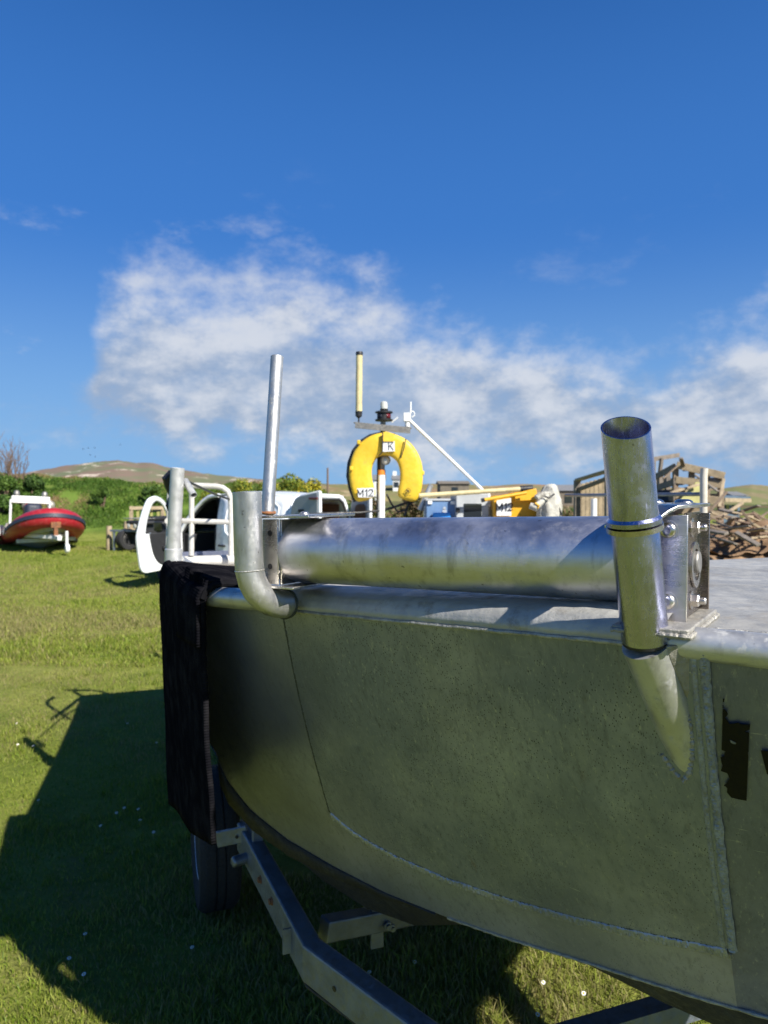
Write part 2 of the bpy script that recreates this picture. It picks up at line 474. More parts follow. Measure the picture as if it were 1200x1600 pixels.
M['wood'] = mat("weathered_timber", (0.30, 0.22, 0.15), 0.85, 0, 0.45, 9, 0.5, 40, stretch=(2, 2, 2), dirt=((0.11, 0.08, 0.06), 0.6))
M['wood2'] = mat("pale_timber", (0.42, 0.33, 0.21), 0.85, 0, 0.4, 9, 0.5, 40, dirt=((0.16, 0.12, 0.08), 0.5))
M['wood3'] = mat("grey_timber", (0.26, 0.22, 0.18), 0.88, 0, 0.45, 9, 0.5, 40, dirt=((0.09, 0.075, 0.06), 0.6))
M['greenwood'] = mat("yellow_green_board", (0.42, 0.40, 0.14), 0.7, 0, 0.3, 9)
M['earth'] = mat("bare_earth", (0.30, 0.195, 0.115), 0.95, 0, 0.5, 2.2, 1.0, 9, col2=(0.15, 0.095, 0.058), spec=0.1)
M['hillmat'] = None
M['slate'] = mat("slate_roof", (0.20, 0.20, 0.20), 0.7, 0, 0.3, 3)
M['render'] = mat("white_render_wall", (0.72, 0.72, 0.69), 0.8, 0, 0.1, 2)
M['stonewall'] = mat("dark_stone_wall", (0.20, 0.17, 0.13), 0.9, 0, 0.4, 2.0, 0.6, 6)
M['shedblue'] = mat("blue_shed_sheet", (0.10, 0.15, 0.20), 0.6, 0.1, 0.25, 3)
M['bird'] = mat("bird_black", (0.02, 0.02, 0.022), 0.8)
M['bark'] = mat("brown_twig", (0.19, 0.125, 0.085), 0.9, 0, 0.4, 8)
M['grass'] = leaf_mat("grass_blade", 0.55, 0.40)
M['leaf'] = leaf_mat("bush_leaf", 0.6, 0.30)
M['petal'] = mat("daisy_petal", (0.80, 0.80, 0.78), 0.6, 0, 0.05, 20)
M['pollen'] = mat("daisy_eye", (0.75, 0.50, 0.02), 0.7, 0, 0.2, 20)
M['ground'] = ground_mat()


# ------------------------------------------------------------------ mesh helpers
def frame(d, up=Z):
    d = d.normalized()
    if abs(d.dot(up)) > 0.999:
        up = Vector((1, 0, 0)) if abs(d.x) < 0.9 else Vector((0, 1, 0))
    a = up.cross(d).normalized()
    return d, a, d.cross(a)


class MB:
    """collects shapes and links them as one mesh object"""
    def __init__(self, mtx=None):
        self.v = []
        self.f = []
        self.m = mtx

    def add(self, vs, fs):
        k = len(self.v)
        self.v += [Vector(x) for x in vs]
        self.f += [[i + k for i in q] for q in fs]
        return self

    def box(self, c, size, ax=None):
        c = Vector(c)
        X, Y, Z_ = ax if ax else (V(1, 0, 0), V(0, 1, 0), V(0, 0, 1))
        vs = []
        for i in (-.5, .5):
            for j in (-.5, .5):
                for k in (-.5, .5):
                    vs.append(c + X * (i * size[0]) + Y * (j * size[1]) + Z_ * (k * size[2]))
        return self.add(vs, [(0, 1, 3, 2), (4, 6, 7, 5), (0, 4, 5, 1), (2, 3, 7, 6), (0, 2, 6, 4), (1, 5, 7, 3)])

    def bar(self, p, q, w, h, up=Z):
        p = Vector(p); q = Vector(q)
        d, a, b = frame(q - p, up)
        return self.box((p + q) / 2, ((q - p).length, w, h), (d, a, b))

    def tube(self, pts, r, n=14, cap=True, closed=False, squash=None):
        pts = [Vector(p) for p in pts]
        m = len(pts)
        rs = [r] * m if not isinstance(r, (list, tuple)) else r
        tang = []
        for i in range(m):
            a = pts[max(i - 1, 0)]; b = pts[min(i + 1, m - 1)]
            if closed:
                a = pts[(i - 1) % m]; b = pts[(i + 1) % m]
            tang.append((b - a).normalized())
        _, u, w = frame(tang[0])
        vs = []
        for i in range(m):
            t = tang[i]
            u = (u - t * u.dot(t)).normalized()
            w = t.cross(u)
            for k in range(n):
                a = 2 * math.pi * k / n
                vs.append(pts[i] + (u * math.cos(a) + w * math.sin(a)) * rs[i])
        fs = []
        for i in range(m if closed else m - 1):
            j = (i + 1) % m
            for k in range(n):
                fs.append((i * n + k, i * n + (k + 1) % n, j * n + (k + 1) % n, j * n + k))
        if cap and not closed:
            fs.append(tuple(range(n - 1, -1, -1)))
            fs.append(tuple((m - 1) * n + k for k in range(n)))
        return self.add(vs, fs)

    def pipe(self, p, q, ro, ri, n=40):
        """hollow pipe with open ends"""
        p = Vector(p); q = Vector(q)
        d, a, b = frame(q - p)
        e = min(0.0012, (ro - ri) * 0.4)
        prof = [(p, ro - e), (p + d * e, ro), (q - d * e, ro), (q, ro - e), (q, ri + e), (q - d * e, ri), (p + d * e, ri), (p, ri + e)]
        vs = []
        for c, r in prof:
            for k in range(n):
                t = 2 * math.pi * k / n
                vs.append(c + (a * math.cos(t) + b * math.sin(t)) * r)
        m = len(prof)
        fs = [((i * n + k), i * n + (k + 1) % n, ((i + 1) % m) * n + (k + 1) % n, ((i + 1) % m) * n + k) for i in range(m) for k in range(n)]
        return self.add(vs, fs)

    def lathe(self, prof, o, axis, n=24):
        """prof: list of (radius, height along axis)"""
        o = Vector(o)
        d, a, b = frame(Vector(axis))
        vs = []
        for r, h in prof:
            for k in range(n):
                t = 2 * math.pi * k / n
                vs.append(o + d * h + (a * math.cos(t) + b * math.sin(t)) * max(r, 1e-4))
        m = len(prof)
        fs = [(i * n + k, i * n + (k + 1) % n, (i + 1) * n + (k + 1) % n, (i + 1) * n + k) for i in range(m - 1) for k in range(n)]
        fs.append(tuple(range(n - 1, -1, -1)))
        fs.append(tuple((m - 1) * n + k for k in range(n)))
        return self.add(vs, fs)

    def plate(self, pts, off):
        """flat outline pts given thickness along vector off"""
        pts = [Vector(p) for p in pts]
        off = Vector(off)
        n = len(pts)
        vs = pts + [p + off for p in pts]
        fs = [tuple(range(n - 1, -1, -1)), tuple(range(n, 2 * n))]
        fs += [(i, (i + 1) % n, n + (i + 1) % n, n + i) for i in range(n)]
        return self.add(vs, fs)

    def grid(self, fn, nu, nv, close_u=False):
        vs = [fn(i / nu, j / nv) for j in range(nv + 1) for i in range(nu + 1)]
        w = nu + 1
        fs = [(j * w + i, j * w + i + 1, (j + 1) * w + i + 1, (j + 1) * w + i) for j in range(nv) for i in range(nu)]
        return self.add(vs, fs)

    def bead(self, pts, r, step=None, jitter=0.25, n=8):
        """a weld bead: lumpy tube along pts"""
        pts = [Vector(p) for p in pts]
        step = step or r * 0.55
        jitter *= 0.5
        out_ = []
        for a, b in zip(pts[:-1], pts[1:]):
            k = max(1, int((b - a).length / step))
            out_ += [a.lerp(b, i / k) for i in range(k)]
        out_.append(pts[-1])
        rs = [r * (1 + jitter * math.sin(i * 1.1 + math.sin(i * .37)) + jitter * (random.random() - .5)) for i in range(len(out_))]
        return self.tube(out_, rs, n)

    def band(self, pts, nrm, w, h, seed=1, n=10):
        """crusty weld band lying on a surface: rounded strip with noise in its width and height"""
        pts = [Vector(p) for p in pts]
        fine_ = []
        for a, b in zip(pts[:-1], pts[1:]):
            k = max(1, int((b - a).length / 0.0016))
            fine_ += [a.lerp(b, i / k) for i in range(k)]
        fine_.append(pts[-1])
        m_ = len(fine_)
        vs = []
        s = 0.0
        for i, p in enumerate(fine_):
            t = (fine_[min(i + 1, m_ - 1)] - fine_[max(i - 1, 0)]).normalized()
            side_ = t.cross(nrm).normalized()
            if i: s += (p - fine_[i - 1]).length
            ww = w * (0.8 + 0.5 * float(fbm(np.array(s * 90.0), np.array(seed * 1.7), 3, seed)))
            for k in range(n + 1):
                x = k / n * 2 - 1
                hh_ = h * math.sqrt(max(0, 1 - x * x)) * (0.45 + 1.1 * float(fbm(np.array(s * 230.0), np.array(x * 2.2 + seed), 3, seed + 3)))
                rip = 0.10 * h * math.sin((s + 0.0018 * x * x) * 2 * math.pi / 0.0052)
                vs.append(p + side_ * (x * ww / 2) + nrm * (hh_ + rip * (1 - x * x) - 0.0004))
        fs = [(i * (n + 1) + k, i * (n + 1) + k + 1, (i + 1) * (n + 1) + k + 1, (i + 1) * (n + 1) + k) for i in range(m_ - 1) for k in range(n)]
        return self.add(vs, fs)

    def build(self, name, m, parent=None, smooth=True, angle=35, bevel=0.0, segs=2, solid=0.0):
        me = bpy.data.meshes.new(name)
        vs = [self.m @ v for v in self.v] if self.m is not None else self.v
        me.from_pydata([tuple(v) for v in vs], [], self.f)
        me.validate()
        import bmesh
        bm = bmesh.new()
        bm.from_mesh(me)
        bmesh.ops.recalc_face_normals(bm, faces=bm.faces)
        bm.to_mesh(me)
        bm.free()
        if smooth:
            for p in me.polygons:
                p.use_smooth = True
            me.set_sharp_from_angle(angle=R(angle))
        me.materials.append(m)
        o = bpy.data.objects.new(name, me)
        COL.objects.link(o)
        if parent is not None:
            o.parent = parent
            if parent.type == 'EMPTY':
                o.matrix_parent_inverse = Matrix.Translation(-parent.location)
        if solid:
            md = o.modifiers.new("thickness", 'SOLIDIFY')
            md.thickness = solid
            md.offset = 0
        if bevel:
            md = o.modifiers.new("bevel", 'BEVEL')
            md.width = bevel
            md.segments = segs
            md.limit_method = 'ANGLE'
            md.angle_limit = R(40)
        return o


def tag(o, label=None, cat=None, group=None, kind=None):
    if label: o['label'] = label
    if cat: o['category'] = cat
    if group: o['group'] = group
    if kind: o['kind'] = kind
    return o


def thing(name, label, cat, loc=(0, 0, 0), group=None):
    o = bpy.data.objects.new(name, None)
    o.empty_display_size = 0.1
    COL.objects.link(o)
    o.location = loc
    return tag(o, label, cat, group)


def arc(c, a, b, r, t0, t1, n):
    c = Vector(c)
    return [c + (a * math.cos(t) + b * math.sin(t)) * r for t in [t0 + (t1 - t0) * i / n for i in range(n + 1)]]


def smooth_loop(pts, n=4, closed=True):
    """Catmull-Rom points through an outline"""
    out_ = []
    m_ = len(pts)
    for i in range(m_ if closed else m_ - 1):
        if closed:
            p = [pts[(i + k - 1) % m_] for k in range(4)]
        else:
            p = [pts[min(max(i + k - 1, 0), m_ - 1)] for k in range(4)]
        for j in range(n):
            t = j / n
            out_.append(tuple(0.5 * (2 * p[1][c] + (p[2][c] - p[0][c]) * t + (2 * p[0][c] - 5 * p[1][c] + 4 * p[2][c] - p[3][c]) * t * t + (3 * p[1][c] - p[0][c] - 3 * p[2][c] + p[3][c]) * t ** 3) for c in range(2)))
    if not closed:
        out_.append(tuple(pts[-1]))
    return out_


def strokes(mb, word, o, ax, ay, h, w, off):
    """hand lettered capitals as thin bars; o lower left corner"""
    G = {'M': [[(0, 0), (0, 1), (.42, .25), (.84, 1), (.84, 0)]],
         '1': [[(.1, .78), (.32, 1), (.32, 0)]],
         '2': [[(.0, .75), (.1, .95), (.32, 1), (.55, .92), (.6, .7), (.45, .45), (.0, .02), (.62, .02)]],
         'K': [[(0, 0), (0, 1)], [(.6, 1), (.03, .45)], [(.2, .6), (.65, 0)]],
         'X': [[(0, 0), (.6, 1)], [(.6, 0), (0, 1)]]}
    adv = {'M': 1.08, '1': .62, '2': .85, 'K': .9, 'X': .85}
    x = 0
    for ch in word:
        for path in G[ch]:
            for (a, b), (c, d) in zip(path[:-1], path[1:]):
                p = o + ax * ((x + a) * h) + ay * (b * h)
                q = o + ax * ((x + c) * h) + ay * (d * h)
                e = (q - p).normalized() * w * 0.45
                mb.bar(p - e, q + e, w, off, ax.cross(ay))
        x += adv[ch]

# ================================================================== setting: the ground
def build_ground():
    ang = list(np.arange(-40, 40.01, 0.4)) + list(np.arange(44, 320, 4))
    ang = np.radians(np.array(ang))
    rad = [0.0] + list(0.4 * 1.052 ** np.arange(0, 180))
    rad = np.array([r for r in rad if r < 3200])
    na, nr = len(ang), len(rad)
    A, Rr = np.meshgrid(ang, rad)
    X = Rr * np.sin(A); Y = Rr * np.cos(A)
    Zz = terrain(X, Y)
    vs = np.stack([X, Y, Zz], -1).reshape(-1, 3)
    fs = []
    for j in range(nr - 1):
        for i in range(na):
            k = (i + 1) % na
            fs.append((j * na + i, j * na + k, (j + 1) * na + k, (j + 1) * na + i))
    mb = MB()
    mb.v = [Vector(v) for v in vs]
    mb.f = [list(f) for f in fs]
    o = mb.build("ground", M['ground'], angle=180)
    for p in o.data.polygons:
        pass
    tag(o, kind='structure')


build_ground()


def hill(name, prof, y0, depth, m, seed, amp):
    """prof: skyline as (px, py) pairs at distance y0; a real ridge with depth"""
    xs = [(px - 600) / F * y0 for px, _ in prof]
    hs = [H + (767 - py) / F * y0 for _, py in prof]
    nx, ny = 150, 16
    mb = MB()

    def fn(u, v):
        x = xs[0] + (xs[-1] - xs[0]) * u
        h = float(np.interp(x, xs, hs))
        k = math.sin(math.pi * min(1, v * 1.0)) ** 0.8 if 0 < v < 1 else 0
        y = y0 + (v - 0.5) * depth
        n = float(fbm(np.array(x * 9 / y0 * 3), np.array(y * 9 / y0 * 3), 5, seed)) - 0.45
        sc = y / y0
        return V(x * sc, y, (h + n * amp) * k * 1.0 + (-2.5) * (1 - k))
    mb.grid(fn, nx, ny)
    return tag(mb.build(name, m, angle=180), kind='structure')


def moor_mat(name, a, b, c, sc):
    m, t, bs = principled(name)
    g = t.n.new('ShaderNodeNewGeometry')
    p = t.mapping(g.outputs['Position'], (1, 1, 2.2))
    col = t.mix(t.ss(t.noise(p, sc, 6, 0.65), 0.40, 0.60), a, b)
    col = t.mix(t.ss(t.noise(t.mapping(p, (1, 1, 1), (40, 3, 9)), sc * 2.6, 7, 0.7), 0.55, 0.64, 0, 0.9), col, c)
    t.put(bs.inputs['Base Color'], col)
    bs.inputs['Roughness'].default_value = 0.95
    bs.inputs['Specular IOR Level'].default_value = 0.05
    return m


hill("moorland_hill", [(-160, 752), (-40, 748), (60, 737), (100, 730), (140, 725), (185, 721), (215, 726), (235, 725), (262, 732), (290, 737), (330, 743), (380, 748), (450, 754), (560, 760)],
     420, 240, moor_mat("moor_heather", (0.13, 0.15, 0.085), (0.19, 0.13, 0.105), (0.55, 0.47, 0.38), 0.022), 4, 3.0)
hill("low_ridge", [(420, 762), (500, 758), (545, 757), (600, 759), (650, 758), (700, 756), (760, 759), (820, 757), (880, 760), (960, 762), (1100, 764), (1200, 764), (1380, 762)],
     150, 80, moor_mat("brown_moor", (0.25, 0.165, 0.10), (0.165, 0.165, 0.07), (0.36, 0.28, 0.17), 0.075), 6, 0.8)
hill("green_ridge", [(1040, 772), (1100, 768), (1130, 763), (1150, 760), (1175, 758), (1200, 760), (1260, 763), (1400, 768)],
     110, 50, moor_mat("rough_pasture", (0.15, 0.16, 0.07), (0.20, 0.165, 0.095), (0.28, 0.21, 0.14), 0.10), 8, 0.6)

# ================================================================== the aluminium workboat
# plan of the gunwale, metres; the bow points towards the camera's right
C1 = V(-0.335, 1.62, 1.515)
C2 = V(0.415, 0.945, 1.540)
AX = V(0.33, -0.94, 0).normalized()      # along the boat, to the bow
TR = V(0.94, 0.33, 0).normalized()       # across the boat
T2 = V(0.86, -0.51, 0).normalized()
TIP = V(1.269, 0.716, C2.z)
SIDE = [C1, V(-0.62, 2.25, 1.500), V(-0.95, 3.30, 1.425), V(-1.22, 4.12, 1.375), V(-1.47, 4.85, 1.33)]


def mirror(p):
    r = Vector(p) - V(TIP.x, TIP.y, 0)
    a = r.dot(AX); z = r.z
    perp = V(r.x, r.y, 0) - AX * a
    return V(TIP.x, TIP.y, 0) + AX * a - perp + V(0, 0, z)


boat = thing("workboat", "weathered bare aluminium workboat with bow roller filling the foreground on its trailer", "boat", (0.3, 2.9, 0.62))

RAKE = math.tan(R(23))
Td = (C2 - C1).normalized()
INW = V(-Td.y, Td.x, 0).normalized()
if INW.y < 0: INW = -INW
DN = V(INW.x * RAKE, INW.y * RAKE, -1)
NS = Td.cross(DN).normalized()
if NS.y > 0: NS = -NS

TOPL = [(300, 935), (1160, 1013)]
BOTL = [(325, 1165), (334, 1190), (350, 1222), (390, 1266), (450, 1312), (520, 1353), (600, 1394), (700, 1434), (800, 1468), (900, 1498), (1000, 1530), (1100, 1561), (1160, 1578)]


def ip(tab, x):
    return float(np.interp(x, [a for a, _ in tab], [b for _, b in tab]))


def surf(px, py, off=0.0):
    """a point of the shoulder plate (a flat raked plane, curled round at its aft end, slightly full)"""
    t = ip(TOPL, px); b = ip(BOTL, px)
    v = min(1, max(0, (py - t) / (b - t)))
    curl = max(0.0, (445 - px) / 120)
    bul = 0.014 * math.sin(math.pi * v) - 0.017 * curl ** 2 * (0.35 + 0.65 * v) + 0.010 * math.exp(-((px - 395) / 30) ** 2) * math.sin(math.pi * v)
    return onplane(px, py, C1, NS) + NS * (off + bul)


mb = MB()
def shell(u, v):
    a = 318 + (1096 - 318) * u
    b = 318 + (1152 - 318) * u
    ya, yb = ip(TOPL, a), ip(BOTL, b)
    return surf(a + (b - a) * v, ya + (yb - ya) * v)


mb.grid(shell, 70, 36)
shoulder = mb.build("shoulder_plate", M['strip'], boat, angle=60)

# raised doubler plate welded over the shoulder
SEAM = [(520, 1262), (545, 1285), (580, 1308), (620, 1330), (700, 1365), (800, 1398), (900, 1425), (1000, 1447), (1142, 1474)]


def dbl(u, v):
    tx = 443 + (1094 - 443) * u
    ty = ip(TOPL, tx) + 3
    bx = 520 + (1142 - 520) * u
    by = ip(SEAM, bx)
    px = tx + (bx - tx) * v
    py = ty + (by - ty) * v
    return surf(px, py, 0.0045)


mb = MB()
mb.grid(dbl, 60, 36)
# its thin edges
EDGE = [dbl(0, i / 24) for i in range(25)] + [dbl(i / 40, 1) for i in range(1, 41)] + [dbl(1, 1 - i / 24) for i in range(1, 25)]
n0 = len(mb.v)
mb.add(EDGE + [p - NS * 0.012 for p in EDGE], [(i, i + 1, len(EDGE) + i + 1, len(EDGE) + i) for i in range(len(EDGE) - 1)])
doubler = mb.build("doubler_plate", M['hull'], boat, angle=50)
sm = MB()
sm.band([dbl(0, i / 24) - NS * 0.002 for i in range(25)], NS, 0.0085, 0.0032, 5)
sm.build("aft_seam", M['weld_dark'], doubler)
sm = MB()
sm.band([dbl(i / 60, 1) - NS * 0.003 for i in range(61)], NS, 0.0085, 0.0036, 6)
sm.build("lower_seam", M['weld_dark'], doubler)
sm = MB()
sm.band([dbl(i / 60, 1) - NS * 0.006 - V(0, 0, 0.011) for i in range(61)], NS, 0.022, 0.006, 9)
sm.build("lower_fillet", M['strip'], doubler)
sm = MB()
sm.band([dbl(1, 1 - i / 24) + Td * 0.0050 - NS * 0.002 for i in range(25)], NS, 0.0130, 0.0055, 3)
sm.band([dbl(1, 1 - i / 24) - Td * 0.0085 for i in range(25)], NS, 0.0085, 0.0028, 8)
sm.build("forward_seam", M['weldband'], doubler)

# front plate right of the seam
SB = surf(1152, 1577)
N2 = T2.cross(SB - C2).normalized()
if N2.y > 0: N2 = -N2
TIPB = V(*(TIP - AX * 0.36).xy, SB.z + 0.06)
C2M = C2 + T2 * 0.46
SBM = SB + T2 * 0.40 + V(0, 0, 0.02)
a0 = surf(1096, 1008, -0.002)
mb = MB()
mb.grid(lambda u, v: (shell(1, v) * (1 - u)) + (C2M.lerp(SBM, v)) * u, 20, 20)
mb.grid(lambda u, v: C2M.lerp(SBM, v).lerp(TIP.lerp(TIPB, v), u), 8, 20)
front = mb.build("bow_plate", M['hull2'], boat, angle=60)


def onbow(px, py, off):
    d = ray(px, py)
    v = (py - 1008) / (1577 - 1008)
    a, b, c = shell(1, max(0, v - .12)), shell(1, min(1, v + .12)), C2M.lerp(SBM, v)
    nn = (b - a).cross(c - (a + b) / 2).normalized()
    if nn.y > 0: nn = -nn
    return onplane(px, py, (a + b) / 2, nn) + nn * off


def z6(lst):
    return [(1080 + a / 6.667, 1060 + b / 6.667) for a, b in lst]


DEC1 = z6([(330, 300), (350, 300), (372, 322), (386, 350), (372, 372), (352, 385), (368, 402), (388, 428), (398, 452), (440, 450), (470, 444), (490, 438), (520, 455), (560, 460), (615, 455),
           (612, 510), (580, 524), (550, 533), (606, 545), (603, 640), (600, 735), (594, 750), (597, 790), (590, 960), (584, 1110), (578, 1250), (500, 1236), (420, 1217), (392, 1185), (374, 1160), (378, 1120), (362, 1104), (340, 1092),
           (370, 1072), (385, 1040), (402, 1020), (388, 985), (375, 962), (340, 952), (310, 940), (322, 905), (330, 885), (316, 850), (308, 800), (345, 795), (352, 760), (358, 735), (338, 730), (318, 722), (324, 560)])
DEC2 = z6([(726, 730), (800, 735), (980, 736), (980, 990), (850, 985), (790, 975)])
mb = MB()
d1 = [onbow(px, py, 0.004) for px, py in DEC1]
mb.plate(d1, N2 * 0.0008)
for l in ([(332, 190), (350, 192), (346, 225), (333, 228)], [(330, 258), (342, 262), (338, 290), (329, 292)]):
    mb.plate([onbow(px, py, 0.004) for px, py in z6(l)], N2 * 0.0008)
mb.build("peeling_letter", M['decal'], boat, smooth=False)
tag(bpy.data.objects["peeling_letter"], "torn black vinyl strip left of a lettering mark")
mb = MB()
mb.plate([onbow(px, py, 0.004) for px, py in DEC2], N2 * 0.0008)
mb.build("letter_fragment", M['decal'], boat, smooth=False)
mb = MB()
mb.plate([onbow(px, py, 0.0052) for px, py in z6([(405, 615), (430, 625), (470, 645), (465, 658), (440, 655), (415, 640)])], N2 * 0.0006)
mb.build("bare_fleck", M['hull2'], bpy.data.objects["peeling_letter"], smooth=False)

def farside(c):
    """chine of the far bow: unseen, set further in and higher to let sun reach the ground"""
    m_ = mirror(c)
    a = (m_ - V(TIP.x, TIP.y, 0)).dot(AX)
    k = float(sstep(-2.0, -1.0, a))
    perp = (m_ - V(TIP.x, TIP.y, 0)).dot(TR)
    return m_ - TR * (min(0.36, max(0, perp)) * k) - AX * (0.10 * k) + V(0, 0, 0.16 * k)


# far bow and far shoulder, mirrored; unseen lower edge shaped to let sunlight past
MC1, MC2 = mirror(C1), mirror(C2)
MSB = farside(SB)
TB2 = TIPB
mb = MB()
mb.grid(lambda u, v: MC2.lerp(MSB, v).lerp(TIP.lerp(TB2, v), u), 8, 8)
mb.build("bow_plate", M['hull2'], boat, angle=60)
mb = MB()
MCB = farside(surf(330, 1180))
mb.grid(lambda u, v: MC1.lerp(MCB, v).lerp(MC2.lerp(MSB, v), u), 8, 8)
mb.build("shoulder_plate", M['hull'], boat, angle=60)

# side plates
CH0 = shell(0, 1)
CHS = [CH0, V(-0.53, 2.30, 0.98), V(-0.84, 3.34, 0.93), V(-1.10, 4.14, 0.91), V(-1.35, 4.87, 0.90)]
S0 = [shell(0, 0)] + SIDE[1:]


def lin(lst, t):
    t = t * (len(lst) - 1)
    i = min(int(t), len(lst) - 2)
    return lst[i].lerp(lst[i + 1], t - i)


mb = MB()
mb.grid(lambda u, v: lin(S0, u).lerp(lin(CHS, u), v), 24, 6)
mb.build("side_plate", M['hull2'], boat, solid=0.005)
mb = MB()
PSH = lambda u: V(0, 0, -0.10 * min(1, u * 4))        # the far side has a lower sheer
mb.grid(lambda u, v: (mirror(lin(S0, u)) + PSH(u)).lerp(mirror(lin(CHS, u)), v), 24, 6)
mb.build("side_plate", M['hull2'], boat, solid=0.005)
# transom
SL, SR = SIDE[-1], mirror(SIDE[-1])
mb = MB()
mb.plate([SL, SR, mirror(CHS[-1]), CHS[-1]], -AX * 0.006)
mb.build("transom", M['hull2'], boat, smooth=False)

# bottom: black, from the chine in to the keel
CHB = list(reversed(CHS[1:])) + [CH0, surf(334, 1190)] + [surf(px, py) for px, py in BOTL[2:]] + [SB.lerp(SBM, k / 2) for k in range(1, 3)] + [SBM.lerp(TIPB, k / 2) for k in range(1, 3)]


def keel(c, i, n):
    r = c - V(TIP.x, TIP.y, 0)
    a = min(r.dot(AX), -0.30)
    z = 0.66 + 0.42 * max(0, (a + 1.9) / 1.6) ** 1.5
    return V(TIP.x, TIP.y, 0) + AX * a + V(0, 0, z)


BDROP = lambda c: 0.03 + 0.10 * float(sstep(1.60, 1.85, c.y)) + 0.045 * float(sstep(1.42, 1.22, c.y))
mb = MB()
n = len(CHB)
kl = [keel(c, i, n) for i, c in enumerate(CHB)]
for sgn in (0, 1):
    row = [c if sgn == 0 else farside(c) for c in CHB]
    mid = [c.lerp(k, 0.10) - V(0, 0, BDROP(c)) for c, k in zip(row, kl)]
    mb.add(row + mid + kl, [(i, i + 1, n + i + 1, n + i) for i in range(n - 1)] + [(n + i, n + i + 1, 2 * n + i + 1, 2 * n + i) for i in range(n - 1)])
mb.build("hull_bottom", M['bottom'], boat, angle=40)
# bright lip where the plate meets the bottom
mb = MB()
mb.bead([surf(px, py, 0.001) for px, py in BOTL[7:]] + [SB.lerp(SBM, k / 4) for k in range(1, 5)], 0.0032, 0.006, 0.3)
mb.build("chine_weld", M['weld'], boat)

# rolled deck edge along the shoulder, foredeck, pipes
EDGEP = [(0.0, -0.006), (0.004, 0.006), (0.000, 0.018), (-0.010, 0.030), (-0.026, 0.037), (-0.060, 0.042), (-0.12, 0.044)]


def rim(u, v):
    px = 440 + (1040 - 440) * u
    base = surf(px, ip(TOPL, px), 0.004)
    k = v * (len(EDGEP) - 1)
    i = min(int(k), len(EDGEP) - 2)
    o = EDGEP[i][0] + (EDGEP[i + 1][0] - EDGEP[i][0]) * (k - i)
    z = EDGEP[i][1] + (EDGEP[i + 1][1] - EDGEP[i][1]) * (k - i)
    wob = 0.0003 * math.sin(u * 41) + 0.0003 * math.sin(u * 97 + v * 3)
    return base - INW * o + V(0, 0, z + wob)


mb = MB()
mb.grid(rim, 80, 18)
rimo = mb.build("rolled_edge", M['deck'], boat, angle=70)
mb = MB()
mb.bead([rim(i / 90, 0.02) - INW * 0.001 - V(0, 0, 0.001) for i in range(91)], 0.0036, 0.0022, 0.15)
mb.build("edge_weld", M['weld'], rimo)
# foredeck sheet
back = -1.02
def aline(p, a):
    r = Vector(p) - V(TIP.x, TIP.y, 0)
    return Vector(p) + AX * (a - r.dot(AX))


DZ = 1.5575
inn = [rim(i / 20, 1.0) for i in range(21)]
deck = [V(p.x, p.y, min(p.z, DZ) - 0.001) for p in inn]
p_f = [C2 + T2 * 0.03, C2M, TIP - AX * 0.02]
deckpoly = [V(p.x, p.y, DZ - 0.001) for p in inn] + [V(p.x, p.y, DZ - 0.001) for p in p_f] + [V(*(mirror(p).xy), DZ - 0.001) for p in reversed(p_f[:2])] + [V(*(mirror(p).xy), DZ - 0.001) for p in reversed(inn)]
mb = MB()
mb.plate(deckpoly, V(0, 0, -0.006))
mb.build("foredeck", M['sheet'], boat, smooth=False)
mb = MB()
w0 = C2 + T2 * 0.02 - N2 * 0.03
mb.bead([V(*(C2 + INW * 0.045 + T2 * (0.01 + i * 0.02)).xy, DZ + 0.001) for i in range(42)], 0.0035, 0.004, 0.35)
mb.bead([V(*(C2 + INW * 0.45 + T2 * (0.02 + i * 0.02)).xy, DZ + 0.0005) for i in range(42)], 0.004, 0.008, 0.3)
mb.build("deck_weld", M['weld'], boat)
for k in range(5):
    a = C2 + INW * (0.30 + 0.07 * k + 0.02 * (k % 2)) + T2 * (0.05 + 0.05 * k)
    mb = MB()
    L_ = 0.05 + 0.03 * (k % 3)
    mb.plate([V(a.x + dx, a.y + dy, DZ + 0.0005) for dx, dy in ((0, 0), (L_ * .4, -.004), (L_, .002), (L_ * 1.1, .012), (L_ * .5, .010))], V(0, 0, 0.0006))
    mb.build("black_tape_scrap", M['decal'], boat, smooth=False)
# gunwale pipes
mb = MB()
pl_ = [surf(px, ip(TOPL, px)) + V(0, 0, 0.012) - INW * (0.004 + 0.030 * max(0, (440 - px) / 120)) for px in range(446, 334, -8)]
mb.tube(pl_ + [p + V(0, 0, -0.016) + V(0.03, 0.0, 0) for p in [V(-0.40, 1.80, 1.515)] + SIDE[1:]], 0.0235, 18)
mb.build("gunwale_pipe", M['pipe'], boat)
mb = MB()
mb.tube([C2 - T2 * 0.045 + INW * 0.012 + V(0, 0, 0.004), C2 + T2 * 0.2 + V(0, 0, 0.004) + INW * 0.004, C2M + V(0, 0, 0.004), TIP + V(0, 0, 0.004)] + [mirror(p) + V(0, 0, -0.010) for p in (C2, C1)] + [mirror(p) + V(0, 0, -0.095) for p in SIDE[1:]], 0.0225, 18)
mb.build("gunwale_pipe", M['pipe'], boat)

# ---- roller and its two stands
RL = at(442, 859, 1.492)
RR = at(985, 873, 1.088)
E = (RR - RL).normalized()
PF = V(E.y, -E.x, 0).normalized()
if PF.y > 0: PF = -PF
UPR = E.cross(PF)
if UPR.z < 0: UPR = -UPR
FRM = (E, PF, UPR)
RLEN = (RR - RL).length


def solve_t(px, p, z):
    lo, hi = -0.4, 1.2
    for _ in range(50):
        m_ = (lo + hi) / 2
        q = RL + E * m_ + PF * p
        if q.x / q.y * F + 600 < px: lo = m_
        else: hi = m_
    return lo


